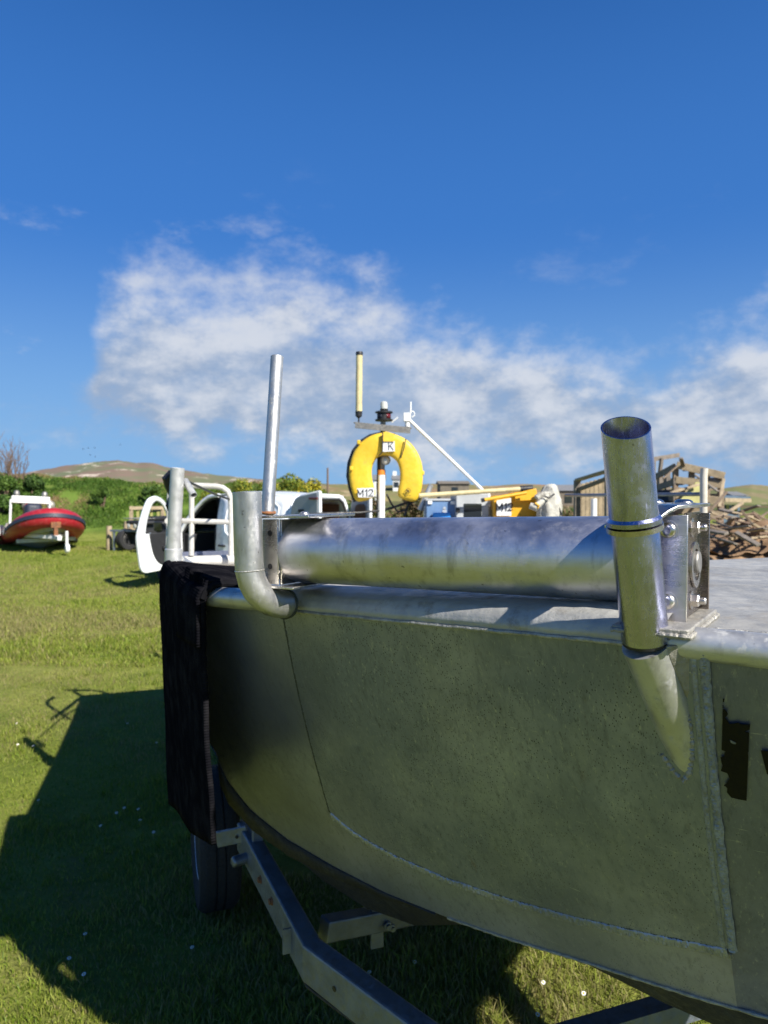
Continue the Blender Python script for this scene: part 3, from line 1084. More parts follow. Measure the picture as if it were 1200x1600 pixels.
TW = solve_t(1076, 0.066, 0)
mb = MB()
TA = solve_t(440, 0.03, 0)
prof = [(0.006, TA + 0.006), (0.050, TA), (0.058, TA + 0.004), (0.062, TA + 0.012), (0.0653, TA + 0.024), (0.0658, TA + 0.044), (0.0658, TW - 0.07), (0.0635, TW - 0.058), (0.058, TW - 0.050)]
mb.lathe(prof, RL, E, 64)
roller = mb.build("bow_roller", M['roller'], boat, angle=50)
mb = MB()
mb.lathe([(0.0165, 0), (0.0165, 0.010), (0.015, 0.012)], RL + E * (TW - 0.012) - PF * 0.02 + V(0, 0, -0.004), E, 24)
mb.build("axle_end", M['alloy'], roller)


def bolt(parent, o, axis, r=0.0095, m='stainless', nut=False):
    mb = MB()
    if nut:
        mb.lathe([(r * 1.45, 0), (r * 1.45, 0.0018), (r * 1.3, 0.002)], o, axis, 24)
        mb.lathe([(r, 0.002), (r, 0.010), (r * .86, 0.0115)], o, axis, 6)
        mb.lathe([(r * .56, 0.010), (r * .56, 0.019), (r * .45, 0.0205)], o, axis, 16)
    else:
        mb.lathe([(r * 1.25, 0), (r * 1.25, 0.0014), (r * 1.02, 0.0016)], o, axis, 28)
        mb.lathe([(r, 0.0014), (r * .96, 0.003), (r * .82, 0.0048), (r * .60, 0.0060), (r * .46, 0.0064), (r * .42, 0.0064), (r * .40, 0.0036), (0.0004, 0.0032)], o, axis, 28)
    b = mb.build("bolt" if not nut else "nut", M[m], parent, angle=30)
    return b


# right stand
zt, zb = 1.722, 1.566
st = MB()
fp = RL + E * (TW - 0.030) + PF * 0.0670
st.box(V(fp.x, fp.y, (zt + zb) / 2 - 0.003), (0.060, 0.004, zt - zb - 0.006), (E, PF, Z))
stand = st.build("roller_stand", M['stainless'], boat, bevel=0.0012, angle=40)
st = MB()
wp = RL + E * (TW - 0.010) - PF * 0.006
# end web with the axle hole: a ring of plate around the hole
wc = V(wp.x, wp.y, (zt + zb) / 2)
hc = RL + E * (TW - 0.010) - PF * 0.012
hc = V(hc.x, hc.y, 1.641)
outl = []
for k in range(32):
    a = 2 * math.pi * k / 32
    ca, sa = math.cos(a), math.sin(a)
    s_ = 1 / max(abs(ca) / 0.062, abs(sa) / 0.0745)
    outl.append(wc + PF * (ca * s_) + Z * (sa * s_))
hole_ = [hc + PF * (0.024 * math.cos(2 * math.pi * k / 32)) + Z * (0.024 * math.sin(2 * math.pi * k / 32)) for k in range(32)]
vs = [p + E * d for d in (0, 0.004) for p in outl] + [p + E * d for d in (0, 0.004) for p in hole_]
fs = []
for k in range(32):
    j = (k + 1) % 32
    fs += [(k, j, 64 + j, 64 + k), (32 + k, 96 + k, 96 + j, 32 + j), (k, 32 + k, 32 + j, j), (64 + k, 64 + j, 96 + j, 96 + k)]
st.add(vs, fs)
st.build("end_web", M['web'], stand, angle=30)
st = MB()
st.lathe([(0.034, 0), (0.034, 0.003), (0.030, 0.0035), (0.0235, 0.003), (0.0235, -0.004), (0.005, -0.004)], hc + E * 0.004, E, 32)
st.build("bearing", M['stainless'], stand, angle=30)
st = MB()
bp = RL + E * (TW - 0.010) - PF * 0.066
st.box(V(bp.x, bp.y, (zt + zb) / 2 - 0.003), (0.030, 0.004, zt - zb - 0.006), (E, PF, Z))
st.build("back_flange", M['web'], stand, bevel=0.001, angle=40)
# base plate
st = MB()
b0 = RL + E * (TW - 0.035)
st.box(V(b0.x + PF.x * 0.028, b0.y + PF.y * 0.028, zb - 0.0030), (0.10, 0.205, 0.009), (E, PF, Z))
st.build("base_plate", M['oxide'], stand, bevel=0.002)
st = MB()
cs = [RL + E * (TW - 0.035) + E * (sx * 0.051) + PF * (0.028 + sy * 0.103) for sx, sy in ((-1, 1), (1, 1), (1, -1))]
st.bead([V(p.x, p.y, zb - 0.0065) for p in cs], 0.0034, 0.0016, 0.4)
st.build("base_weld", M['oxide'], stand)
# the post beside the stand
PB, PM, PT = at(1008, 1000, 0.972), at(991.5, 822, 0.945), at(977.5, 668, 0.925)
pr = 0.0312
TOPN = (PT - PM).normalized()


def cut_pipe(mb, p, q, ro, ri, nrm, n=48):
    """pipe from p to q whose far end is cut along the plane with normal nrm"""
    d, a, b = frame(q - p)
    rings = []
    for base, r in ((p, ri), (p, ro), (q, ro - 0.0008), (q, ri + 0.0008), (p + d * 0.002, ri)):
        ring = []
        for k in range(n):
            t = 2 * math.pi * k / n
            v = base + (a * math.cos(t) + b * math.sin(t)) * r
            if base is q:
                v = v - d * ((v - q).dot(nrm) / d.dot(nrm))
            ring.append(v)
        rings.append(ring)
    vs = [v for r in rings for v in r]
    fs = [(i * n + k, i * n + (k + 1) % n, (i + 1) * n + (k + 1) % n, (i + 1) * n + k) for i in range(len(rings) - 1) for k in range(n)]
    mb.add(vs, fs)


dp = (PM - PB).normalized()
mb = MB()
nrm = (TOPN + V(-0.03, -0.42, 0)).normalized()
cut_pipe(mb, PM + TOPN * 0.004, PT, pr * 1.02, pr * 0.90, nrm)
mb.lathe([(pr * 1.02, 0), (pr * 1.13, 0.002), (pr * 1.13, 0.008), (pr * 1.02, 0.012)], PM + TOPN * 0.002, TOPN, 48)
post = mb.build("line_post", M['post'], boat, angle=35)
mb = MB()
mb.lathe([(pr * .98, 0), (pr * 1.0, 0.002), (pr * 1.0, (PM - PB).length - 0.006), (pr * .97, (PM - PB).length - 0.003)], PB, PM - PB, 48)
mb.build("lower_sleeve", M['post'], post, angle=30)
for args_ in (([(pr * .94, -0.004), (pr * .95, 0.006)], PM - dp * 0.004, dp, 40), ([(pr * .97, -0.004), (pr * .97, 0.004)], PB, dp, 40)):
    mb = MB()
    mb.lathe(*args_)
    mb.build("dark_ring", M['black'], post)
# top plate of the stand that sweeps down into a collar round the post
mb = MB()
sec = [(-0.072, zt + .004), (0.02, zt + .004), (0.056, zt + .004), (0.070, zt + .0025), (0.082, zt - .004), (0.094, zt - .014), (0.106, zt - .020), (0.120, zt - .0225), (0.145, zt - .0225)]
vs = []
for p, z in sec:
    for t in (TW - 0.088, TW + 0.004):
        tt = t
        if p > 0.05:
            k = (p - 0.05) / 0.095
            tt = TW - 0.088 - 0.004 * k if t < TW else TW + 0.004 - 0.060 * min(1, k * 1.3)
        q = RL + E * tt + PF * p
        vs.append(V(q.x, q.y, z)); vs.append(V(q.x, q.y, z + 0.0055))
fs = []
for i in range(len(sec) - 1):
    a, b = i * 4, (i + 1) * 4
    fs += [(a, b, b + 2, a + 2), (a + 1, a + 3, b + 3, b + 1), (a, a + 1, b + 1, b), (a + 2, b + 2, b + 3, a + 3)]
fs += [(0, 2, 3, 1), (len(vs) - 4, len(vs) - 3, len(vs) - 1, len(vs) - 2)]
mb.add(vs, fs)
tp = mb.build("top_plate", M['stainless'], stand, angle=30, bevel=0.001)
mb = MB()
mb.lathe([(pr * 1.05, -0.004), (pr * 1.17, -0.004), (pr * 1.17, 0.003), (pr * 1.05, 0.003)], PM - dp * 0.001, dp, 48)
mb.build("collar", M['stainless'], stand, angle=30)
for t, p in ((TW - 0.058, 0.012), (TW - 0.020, 0.000)):
    q = RL + E * t + PF * p
    bolt(stand, V(q.x, q.y, zt + 0.0095), Z, 0.0135)
for z in (1.695, 1.595):
    q = RL + E * (TW - 0.026) + PF * 0.0691
    bolt(stand, V(q.x, q.y, z), PF, 0.0112)
for z, p in ((1.697, 0.012), (1.591, 0.010)):
    q = RL + E * (TW - 0.006) + PF * p
    bolt(stand, V(q.x, q.y, z), E, 0.0095, nut=True)
q = RL + E * (TW + 0.004) + PF * 0.005
# left stand
st = MB()
TF0, TF1 = solve_t(411, 0.062, 0), solve_t(435, 0.062, 0)
TFM = (TF0 + TF1) / 2
fl = RL + E * TFM + PF * 0.062
zt2, zb2 = 1.693, 1.562
st.box(V(fl.x, fl.y, (zt2 + zb2) / 2), (TF1 - TF0, 0.004, zt2 - zb2), (E, PF, Z))
stand2 = st.build("roller_stand", M['stainless'], boat, bevel=0.001, angle=40)
st = MB()
wl = RL + E * (TF1 + 0.001)
st.box(V(wl.x, wl.y, (zt2 + zb2) / 2), (0.005, 0.116, zt2 - zb2), (E, PF, Z))
st.build("end_web", M['stainless'], stand2, bevel=0.001)
st = MB()
tpl = RL + E * ((TF0 + solve_t(492, 0.06, 0)) / 2 - 0.004)
st.box(V(tpl.x, tpl.y, zt2 + 0.006), (solve_t(492, 0.06, 0) - TF0, 0.15, 0.005), (E, PF, Z))
st.build("top_plate", M['stainless'], stand2, bevel=0.001)
st = MB()
bpl = RL + E * 0.03
st.box(V(bpl.x, bpl.y, zb2 - 0.004), (0.13, 0.15, 0.005), (E, PF, Z))
st.build("base_plate", M['stainless'], stand2, bevel=0.001)
for z in (1.665, 1.598):
    q = RL + E * TFM + PF * 0.0642
    mb = MB()
    mb.lathe([(0.0058, 0), (0.0058, 0.0008), (0.003, 0.0009)], V(q.x, q.y, z), PF, 16)
    mb.build("bolt_hole", M['black'], stand2, smooth=False)
q = RL + E * 0.06
bolt(stand2, V(q.x, q.y, zt2 + 0.0087), Z, 0.009)

# elbow fairlead
ey = 1.405
er = 0.0285
epts = [at(386, 769, ey), at(387.5, 830, ey), at(389, 878, ey)]
corner = [(390.5, 893, 1.405), (394, 908, 1.406), (401, 922, 1.41), (411, 933, 1.418), (422, 940, 1.43), (434, 943.5, 1.445), (450, 944, 1.47)]
epts += [at(*c) for c in corner]
mb = MB()
n = 32
mb.tube(epts, er, n, cap=False)
up0 = (epts[0] - epts[1]).normalized()
mb.pipe(epts[0] + up0 * 0.0006, epts[0] - up0 * 0.09, er - 0.0003, er - 0.003, n)
elbow = mb.build("elbow_fairlead", M['elbow'], boat, angle=40)
mb = MB()
wc_ = at(390.2, 891, ey)
dd = (at(390.5, 895, ey) - at(389.4, 880, ey)).normalized()
_, ua, ub = frame(dd)
mb.bead([wc_ + (ua * math.cos(t) + ub * math.sin(t)) * (er * 1.0) for t in [2 * math.pi * i / 40 for i in range(41)]], 0.0014, 0.002, 0.4)
mb.build("weld_ring", M['weld'], elbow)
mb = MB()
_, ua, ub = frame(at(460, 944, 1.49) - at(440, 944, 1.45))
c_ = at(446, 944, 1.463)
mb.bead([c_ + (ua * math.cos(t) + ub * math.sin(t)) * (er * 1.02) for t in [2 * math.pi * i / 40 for i in range(41)]], 0.0028, 0.003, 0.4)
mb.build("root_weld", M['weld_dark'], elbow)

# tall slim pole on the left stand
mb = MB()
pb, pt = at(418, 804, 1.475), at(433, 557, 1.53)
mb.pipe(pb, pt, 0.0137, 0.0115, 32)
pole = mb.build("tall_pole", M['elbow'], boat, angle=40)
mb = MB()
mb.bead([pb + V(0.0140 * math.cos(t), 0.0140 * math.sin(t), 0.004) for t in [2 * math.pi * i / 30 for i in range(31)]], 0.003, 0.003, 0.4)
mb.build("burnt_weld", M['rust'], pole)

# half pipe gusset and fin under the post
mb = MB()
g0 = PB - dp * 0.006
g1 = surf(1077, 1196) - NS * 0.026
mb.tube([g0, g0.lerp(g1, .5), g1], [0.0325, 0.0325, 0.030], 36)
gus = mb.build("post_gusset", M['pipe'], boat, angle=60)
mb = MB()
mb.bead([surf(px, py, 0.0035) for px, py in ((1056, 1035), (1058, 1060), (1066, 1085), (1076, 1105), (1083, 1125), (1086, 1150), (1086, 1175), (1082, 1198), (1074, 1208), (1060, 1196), (1040, 1168))], 0.0036, 0.0016, 0.6)
mb.build("gusset_weld", M['oxide'], gus)
mb = MB()
fin = [at(1040, 1010, 0.945), at(1066, 1006, 0.945), at(1079, 1018, 0.945), at(1086, 1040, 0.950), at(1088, 1100, 0.970), at(1083, 1110, 0.975), at(1070, 1085, 0.968), at(1046, 1030, 0.95)]
mb.plate(fin, V(0.004, 0.030, 0))
mb.build("fin_plate", M['oxide'], gus, bevel=0.002, angle=30)
# black chine strake left of the middle
mb = MB()
SK = [(334, 1190), (350, 1222), (390, 1266), (450, 1312), (520, 1353), (600, 1394), (680, 1427)]
topk = [surf(a, b, 0.001) for a, b in SK]
botk = [p + V(0, 0, -(0.085 - 0.080 * (i / 6) ** 1.4)) - NS * 0.010 for i, p in enumerate(topk)]
mb.add(topk + botk, [(i, i + 1, 7 + i + 1, 7 + i) for i in range(6)])
mb.build("chine_strake", M['bottom'], boat, solid=0.006)

# ---- stern deck box, rails, posts
ss0 = V(-1.385, 4.60, 0)
mb = MB()
sd = [ss0, ss0 + TR * 2.44, V(SR.x - 0.04, SR.y - 0.03, 0), V(SL.x + 0.04, SL.y - 0.0, 0)]
mb.plate([V(p.x, p.y, 0.90) for p in sd], V(0, 0, 0.36))
sternbox = mb.build("stern_deck", M['cream'], boat, smooth=False, bevel=0.004)
mb = MB()
for a, b, z0, z1 in ((0.42, 0.66, 1.06, 1.225), (0.05, 0.36, 1.01, 1.20)):
    q = [ss0 + TR * a, ss0 + TR * b]
    o_ = AX * 0.0035
    mb.plate([V(q[0].x, q[0].y, z0) + o_, V(q[1].x, q[1].y, z0) + o_, V(q[1].x, q[1].y, z1) + o_, V(q[0].x, q[0].y, z1) + o_], AX * 0.004)
mb.build("hatch_panel", M['cream'], sternbox, smooth=False, bevel=0.003)
mb = MB()
mb.tube([V(*(ss0 - TR * 0.02 + AX * .01).xy, 1.29), V(*(ss0 + TR * 1.0 + AX * .01).xy, 1.29)], 0.035, 18)
mb.build("coaming_pipe", M['railpaint'], boat)
# deck locker that carries the gear (aft, far side)
lk = at(765, 800, 5.0)
mb = MB()
mb.plate([V(0.22, 4.78, 1.26), V(1.10, 4.62, 1.26), V(1.20, 5.20, 1.26), V(0.34, 5.42, 1.26)], V(0, 0, 0.29))
mb.build("gear_locker", M['cream'], boat, smooth=False, bevel=0.006)
mb = MB()
mb.plate([V(p.x, p.y, 0.955) for p in (CHS[0] + INW * .3, CHS[2], CHS[4] + AX * 0.3, mirror(CHS[4]) + AX * 0.3, mirror(CHS[2]), mirror(CHS[0]))], V(0, 0, 0.02))
mb.build("cockpit_sole", M['deck'], boat, smooth=False)

ry = 4.62


def rp(px, py, y=ry):
    return at(px, py, y)


rail = MB()
rr = 0.0188
rail.tube([rp(361, 868), rp(361, 790), rp(360, 777), rp(356, 768), rp(348, 762), rp(338, 760), rp(300, 758.5), rp(288, 758)], rr, 12)
railo = rail.build("stern_rail", M['railpaint'], boat)
for a, b, y in (((299, 868), (299.5, 770), ry), ((296, 814), (361, 816), ry), ((262, 814), (296, 814), 4.0)):
    mb = MB()
    mb.tube([rp(*a, y), rp(*b, ry)], rr * 0.92, 10)
    mb.build("rail_bar", M['railpaint'], railo)
mb = MB()
mb.tube([at(262.5, 872, 4.2), at(266, 758, 4.2), at(270, 744, 4.25), at(280, 742, 4.35)], 0.017, 12)
mb.build("side_stanchion", M['railpaint'], boat)
# the big hauler post on the side deck
py_ = 3.32
mb = MB()
mb.pipe(at(270.5, 862, py_), at(277.5, 731, py_ - 0.02), 0.0315, 0.028, 28)
hp = mb.build("hauler_post", M['satin'], boat)
mb = MB()
mb.lathe([(0.040, 0), (0.040, 0.125), (0.034, 0.13)], at(270, 900, py_), at(271, 860, py_) - at(270, 900, py_), 28)
mb.build("post_socket", M['satin'], hp)
mb = MB()
mb.plate([at(284, 868, py_ + .01), at(296, 890, py_ + .01), at(296, 905, py_ + .01), at(284, 905, py_ + .01)], V(0, 0.01, 0))
mb.build("post_web", M['satin'], hp)
mb = MB()
mb.pipe(at(289, 751, 3.36), at(303, 774, 3.28), 0.0155, 0.013, 20)
mb.build("angled_stub", M['satin'], hp)
mb = MB()
mb.tube([at(270, 738, 3.36), at(263, 748, 3.36), at(266, 760, 3.37), at(268, 775, 3.36), at(265, 790, 3.36), at(266, 800, 3.36)], [0.02, 0.03, 0.025, 0.012, 0.02, 0.008], 10)
mb.tube([at(292, 752, 3.4), at(310, 760, 3.8), at(335, 772, 4.3), at(358, 780, 4.6)], 0.007, 8)
mb.build("black_rope", M['black'], hp)

# port side rail
P1, P2 = at(1100, 772, 3.62), at(884, 774, 4.76)
mb = MB()
mb.tube([P1, P2], 0.0105, 12)
pr_o = mb.build("side_rail", M['galv'], boat)
mb = MB()
mb.tube([at(1099, 880, 3.62), at(1099.5, 745, 3.62), at(1100.5, 732, 3.62)], 0.0185, 16)
mb.build("rail_post", M['cream'], pr_o)
mb = MB()
mb.tube([at(927, 905, 4.5), at(928, 779, 4.5)], 0.019, 14)
mb.build("rail_post", M['white'], pr_o)

# ---- mast with its lights and aerial
my = 5.15


def mp(px, py, y=my):
    return at(px, py, y)


mb = MB()
mb.tube([V(mp(595, 800).x, my, 1.25), mp(596, 742)], 0.027, 20)
mast = mb.build("mast", M['white'], boat)
mb = MB()
mb.tube([mp(597, 742), mp(599, 640)], 0.019, 16)
mb.build("upper_tube", M['alloy'], mast)
mb = MB()
mb.tube([mp(590.5, 806), mp(592, 705)], 0.013, 10)
mb.build("black_strap", M['black'], mast)
mb = MB()
mb.lathe([(0.0285, 0), (0.0285, 0.035)], mp(596, 742), Z, 20)
mb.build("orange_band", M['orange'], mast)
mb = MB()
mb.lathe([(0.010, -.04), (0.030, -.03), (0.036, 0), (0.036, 0.004), (0.030, 0.006)], mp(602.5, 719, my - .04), V(0, -1, 0.05), 24)
fl_ = mb.build("flood_lamp", M['alloy'], mast)
mb = MB()
mb.lathe([(0.029, 0), (0.018, 0.012), (0.004, 0.016)], mp(602.5, 719, my - .046), V(0, -1, 0.05), 24)
mb.build("lamp_lens", M['lens'], fl_)
# cross bar: an angle iron
mb = MB()
ba, bb = mp(553, 660.5), mp(643, 669)
mb.bar(ba, bb, 0.075, 0.006)
bax = (bb - ba).normalized()
mb.bar(ba + V(0.01, -0.035, -0.022), bb + V(-0.01, -0.035, -0.022), 0.005, 0.040)
mb.build("cross_bar", M['alloy'], mast, smooth=False, bevel=0.001)
# navigation light
mb = MB()
c0 = mp(600, 658)
mb.lathe([(0.062, 0), (0.064, 0.006), (0.064, 0.012), (0.050, 0.014), (0.050, 0.056), (0.064, 0.058), (0.064, 0.066), (0.058, 0.070), (0.028, 0.071), (0.030, 0.086), (0.022, 0.088)], c0, Z, 28)
nv = mb.build("navigation_light", M['black'], mast, angle=30)
mb = MB()
mb.lathe([(0.0255, 0.088), (0.027, 0.115), (0.024, 0.135), (0.012, 0.143)], c0, Z, 24)
mb.build("clear_dome", M['lens'], nv)
for a0_, a1_, mm in ((-2.7, -1.9, 'navy'), (-1.2, -0.4, 'redlens')):
    mb = MB()
    pts = [c0 + V(0.0515 * math.cos(a0_ + (a1_ - a0_) * k / 6), 0.0515 * math.sin(a0_ + (a1_ - a0_) * k / 6), 0.017) for k in range(7)]
    mb.add(pts + [p + V(0, 0, 0.036) for p in pts], [(k, k + 1, 8 + k, 7 + k) for k in range(6)])
    mb.build("sector_lens", M[mm], nv, solid=0.002)
mb = MB()
mb.lathe([(0.006, 0), (0.006, 0.03), (0.018, 0.04), (0.024, 0.045), (0.025, 0.075), (0.0255, 0.08)], mp(560.5, 660), Z, 20)
an = mb.build("aerial", M['black'], mast, angle=30)
mb = MB()
mb.lathe([(0.0255, 0), (0.026, 0.02), (0.024, 0.024)], mp(561.5, 555), Z, 20)
mb.build("end_cap", M['black'], an, angle=30)
mb = MB()
a_, b_ = mp(560.7, 645), mp(561.5, 553)
mb.tube([a_.lerp(b_, i / 10) for i in range(11)], [0.0235 + 0.0008 * math.sin(i * 2.3) for i in range(11)], 18)
mb.build("aerial_tube", M['ivory'], an)
mb = MB()
mb.box(mp(636, 652), (0.05, 0.05, 0.06))
mb.lathe([(0.02, 0), (0.018, 0.05), (0.026, 0.06)], mp(637, 667), Z, 16)
mb.tube([mp(641.5, 646), mp(641.8, 628)], 0.006, 8)
mb.tube(arc(mp(643, 647), V(1, 0, 0), V(0, 0, 1), 0.022, -1.5, 2.2, 10), 0.004, 8)
tb = mb.build("aerial_mount", M['white'], mast, bevel=0.004)
mb = MB()
mb.tube([mp(634, 651), at(775, 786, 4.95)], 0.0118, 12)
mb.tube([mp(612, 660), mp(622, 652)], 0.005, 8)
mb.build("folded_whip_aerial", M['white'], mast)
mb = MB()
mb.tube([at(440, 806.5, 4.9), at(500, 802.5, 4.9), at(560, 801, 5.0), at(592, 798, 5.1)], 0.0075, 8)
mb.tube([mp(597, 798), mp(620, 791), mp(640, 784), mp(657, 778)], 0.009, 8)
mb.tube([mp(604, 772), mp(612, 788), mp(622, 800), mp(634, 797), mp(640, 786), mp(650, 783)], 0.007, 8)
mb.tube([mp(632, 806), mp(638, 790), mp(650, 780), mp(652, 772)], 0.007, 8)
mb.build("black_cable", M['black'], mast)
# slanted rod holder by the mast
mb = MB()
mb.pipe(at(656, 797, 5.0), at(673, 757, 5.0), 0.021, 0.018, 20)
mb.tube([at(664, 790, 5.0), V(at(664, 790, 5.0).x, 5.0, 1.25)], 0.012, 10)
mb.build("rod_holder", M['pipe'], boat)

# ================================================================== things carried by the boat
# black rubber mat hung over the gunwale
gw = pl_[-1]                                     # aft end of the shoulder pipe
mline = [at(330, 925, 1.635), at(298, 925, 1.88), at(275, 925, 2.2), at(262, 925, 2.45)]


def mside(s):
    p = lin(mline, s)
    return V(p.x, p.y, 0)


MZ = lambda s: 1.508 - 0.02 * s
MPROF = [(-0.30, -0.012), (-0.20, 0.000), (-0.10, 0.012), (-0.045, 0.022), (-0.012, 0.022), (0.008, 0.012), (0.018, -0.010), (0.020, -0.05), (0.018, -0.15), (0.012, -0.30), (0.004, -0.46), (-0.002, -0.585)]


def matpt(s, v, lift=0.0):
    k = v * (len(MPROF) - 1)
    i = min(int(k), len(MPROF) - 2)
    o = MPROF[i][0] + (MPROF[i + 1][0] - MPROF[i][0]) * (k - i)
    z = MPROF[i][1] + (MPROF[i + 1][1] - MPROF[i][1]) * (k - i)
    d = (mside(min(1, s + .05)) - mside(max(0, s - .05))).normalized()
    on = V(-d.y, d.x, 0)
    if on.x > 0: on = -on
    w = 0.0015 * math.sin(s * 9 + z * 14) + 0.001 * math.sin(z * 31 + s * 4)
    drop = 1.0 + 0.0 * s
    if z < -0.05:
        z = z * (1 + 0.42 * s)
    zz = MZ(s) + z + (0.010 * math.sin(s * 5.0) if v < 0.4 else 0)
    q = mside(s) + on * (o + w + lift)
    return V(q.x, q.y, zz + lift * (1 if v < .4 else 0))


mb = MB()
mb.grid(lambda u, v: matpt(u, v), 44, 60)
rm = mb.build("rubber_mat", M['rubber'], None, angle=70, solid=0.012)
tag(rm, "black ribbed rubber mat draped over the gunwale beside the elbow pipe", "rubber mat")
mb = MB()
mb.grid(lambda u, v: matpt(0.0 + 0.36 * u, 0.18 + 0.52 * v, 0.012), 16, 40)
rf = mb.build("upper_flap", M['rubber'], rm, angle=70, solid=0.009)
mb = MB()
for k in range(13):
    s = 0.03 + 0.018 * k
    mb.tube([matpt(s, 0.33 + 0.012 * j, 0.0165) for j in range(9)], 0.0016, 6)
mb.build("tread_ridge", M['rubber'], rf)
mb = MB()
mb.tube([matpt(-0.0, 0.02 + 0.03 * j, 0.004) for j in range(18)], 0.0075, 8)
mb.build("rolled_hem", M['hem'], rm)

# horseshoe lifebuoy on the mast
lb_y = 5.06
lb = thing("lifebuoy", "yellow horseshoe lifebuoy lettered M12 hung on the mast of the workboat", "lifebuoy", at(603, 783, lb_y))
path = [(570, 772), (565, 757), (562.5, 742), (563.5, 727), (568, 713), (576, 702), (587, 695), (601, 692), (616, 695), (628, 702), (637, 713), (642, 727), (643.5, 742), (642, 757), (638, 772)]
CP = [at(px, py + 1, lb_y + 0.035 - 0.00035 * (px - 600)) for px, py in path]
HW, HT = 0.083, 0.048
vs = []
n = 20
cps = [CP[0] + (CP[0] - CP[1]).normalized() * 0.045] + CP + [CP[-1] + (CP[-1] - CP[-2]).normalized() * 0.045]
m_ = len(cps)
for i, p in enumerate(cps):
    t = (cps[min(i + 1, m_ - 1)] - cps[max(i - 1, 0)]).normalized()
    s_ = V(0, 1, 0)
    r_ = t.cross(s_).normalized()
    k_ = 1.0
    if i in (0, m_ - 1): k_ = 0.80
    for k in range(n):
        a = 2 * math.pi * k / n
        ca, sa = math.cos(a), math.sin(a)
        e = 0.55
        x = math.copysign(abs(ca) ** e, ca) * HW * k_ * (1 + 0.02 * math.sin(i * 2.7))
        y = math.copysign(abs(sa) ** e, sa) * HT * (k_ if k_ < 1 else 1) * (1 + 0.03 * math.sin(i * 1.9 + 1))
        vs.append(p + r_ * x + s_ * y)
fs = [(i * n + k, i * n + (k + 1) % n, (i + 1) * n + (k + 1) % n, (i + 1) * n + k) for i in range(m_ - 1) for k in range(n)]
fs += [tuple(range(n)), tuple((m_ - 1) * n + k for k in range(n))]
mb = MB()
mb.add(vs, fs)
body = mb.build("float_body", M['yellow'], lb, angle=60)
md = body.modifiers.new("round", 'SUBSURF'); md.levels = 1; md.render_levels = 2
fy = lb_y - 0.034
mb = MB()
mb.plate([at(557.5, 763, fy), at(585, 762, fy), at(585, 776, fy), at(578, 777.5, fy), at(560, 777, fy)], V(0, 0.006, 0))
lab = mb.build("name_label", M['card'], lb, smooth=False)
mb = MB()
o_ = at(558.8, 775.5, fy - 0.003)
strokes(mb, "M12", o_, V(1, 0, 0.02).normalized(), V(0, 0, 1), 0.047, 0.0055, 0.002)
mb.build("lettering", M['trim'], lab, smooth=False)
fy2 = lb_y - 0.030
mb = MB()
mb.plate([at(597.5, 690, fy2), at(616.5, 689, fy2), at(617, 705, fy2), at(597, 706, fy2)], V(0, 0.006, 0))
lab = mb.build("upper_label", M['card'], lb, smooth=False)
mb = MB()
strokes(mb, "K", at(607.5, 702.5, fy2 - .003), V(1, 0, 0), V(0, 0, 1), 0.048, 0.0045, 0.002)
mb.build("lettering", M['trim'], lab, smooth=False)
mb = MB()
mb.plate([at(598, 675.5, fy2 - .004), at(604, 674, fy2 - .004), at(616, 678, fy2 - .004), at(615.5, 690, fy2 - .01), at(598.5, 690, fy2 - .01)], V(0, 0.008, 0))
mb.build("top_flap", M['yellow'], lb, bevel=0.002)
for pts in ([at(634, 686, fy2 - .004), at(631, 700, fy2 - .012), at(626, 716, fy2 - .004)], [at(598, 676, fy2 - .004), at(597.5, 706, fy2 - .012), at(592, 712, fy2)]):
    mb = MB()
    mb.tube(pts, 0.004, 6)
    mb.build("retaining_cord", M['trim'], lb)
mb = MB()
c_ = at(637.5, 767, fy - .003)
for k in range(4):
    a, b = [c_ + V(0.021 * math.cos(t), 0, 0.021 * math.sin(t)) for t in (math.pi / 2 * k, math.pi / 2 * (k + 1))]
    mb.bar(a, b, 0.003, 0.003)
mb.lathe([(0.008, 0), (0.008, 0.002)], c_, V(0, -1, 0), 12)
mb.bar(c_ + V(-0.02, 0, -0.032), c_ + V(0.02, 0, -0.032), 0.003, 0.003)
mb.build("approval_stamp", M['trim'], lb, smooth=False)
for px, py in ((560.5, 691), (549, 732), (660, 739)):
    mb = MB()
    mb.box(at(px, py, lb_y), (0.025, 0.03, 0.03))
    mb.build("edge_tab", M['yellow'], lb, bevel=0.005)
mb = MB()
bk = [p + V(-0.012, 0.04, 0) for p in CP[:9]]
mb.tube([V(p.x, p.y, p.z) + (p - at(603, 742, p.y)).normalized() * 0.072 for p in bk], 0.018, 8)
mb.build("dark_backing", M['trim'], lb)

# blue box, grey enclosure, yellow crate, gaffs, sack
LT = 1.55


def ybox(name, label, cat, pxl, pxr, pyt, y, m, d=0.22, yaw=0.0, tw=0.012):
    a, b = at(pxl, pyt, y), at(pxr, pyt, y + yaw)
    t = thing(name, label, cat, V((a.x + b.x) / 2, y + d / 2, LT))
    ex = (V(b.x, b.y, 0) - V(a.x, a.y, 0)); w = ex.length; ex.normalize()
    eyv = V(-ex.y, ex.x, 0)
    c = V(a.x, a.y, 0) + ex * w / 2 + eyv * d / 2
    return t, ex, eyv, c, w, a.z


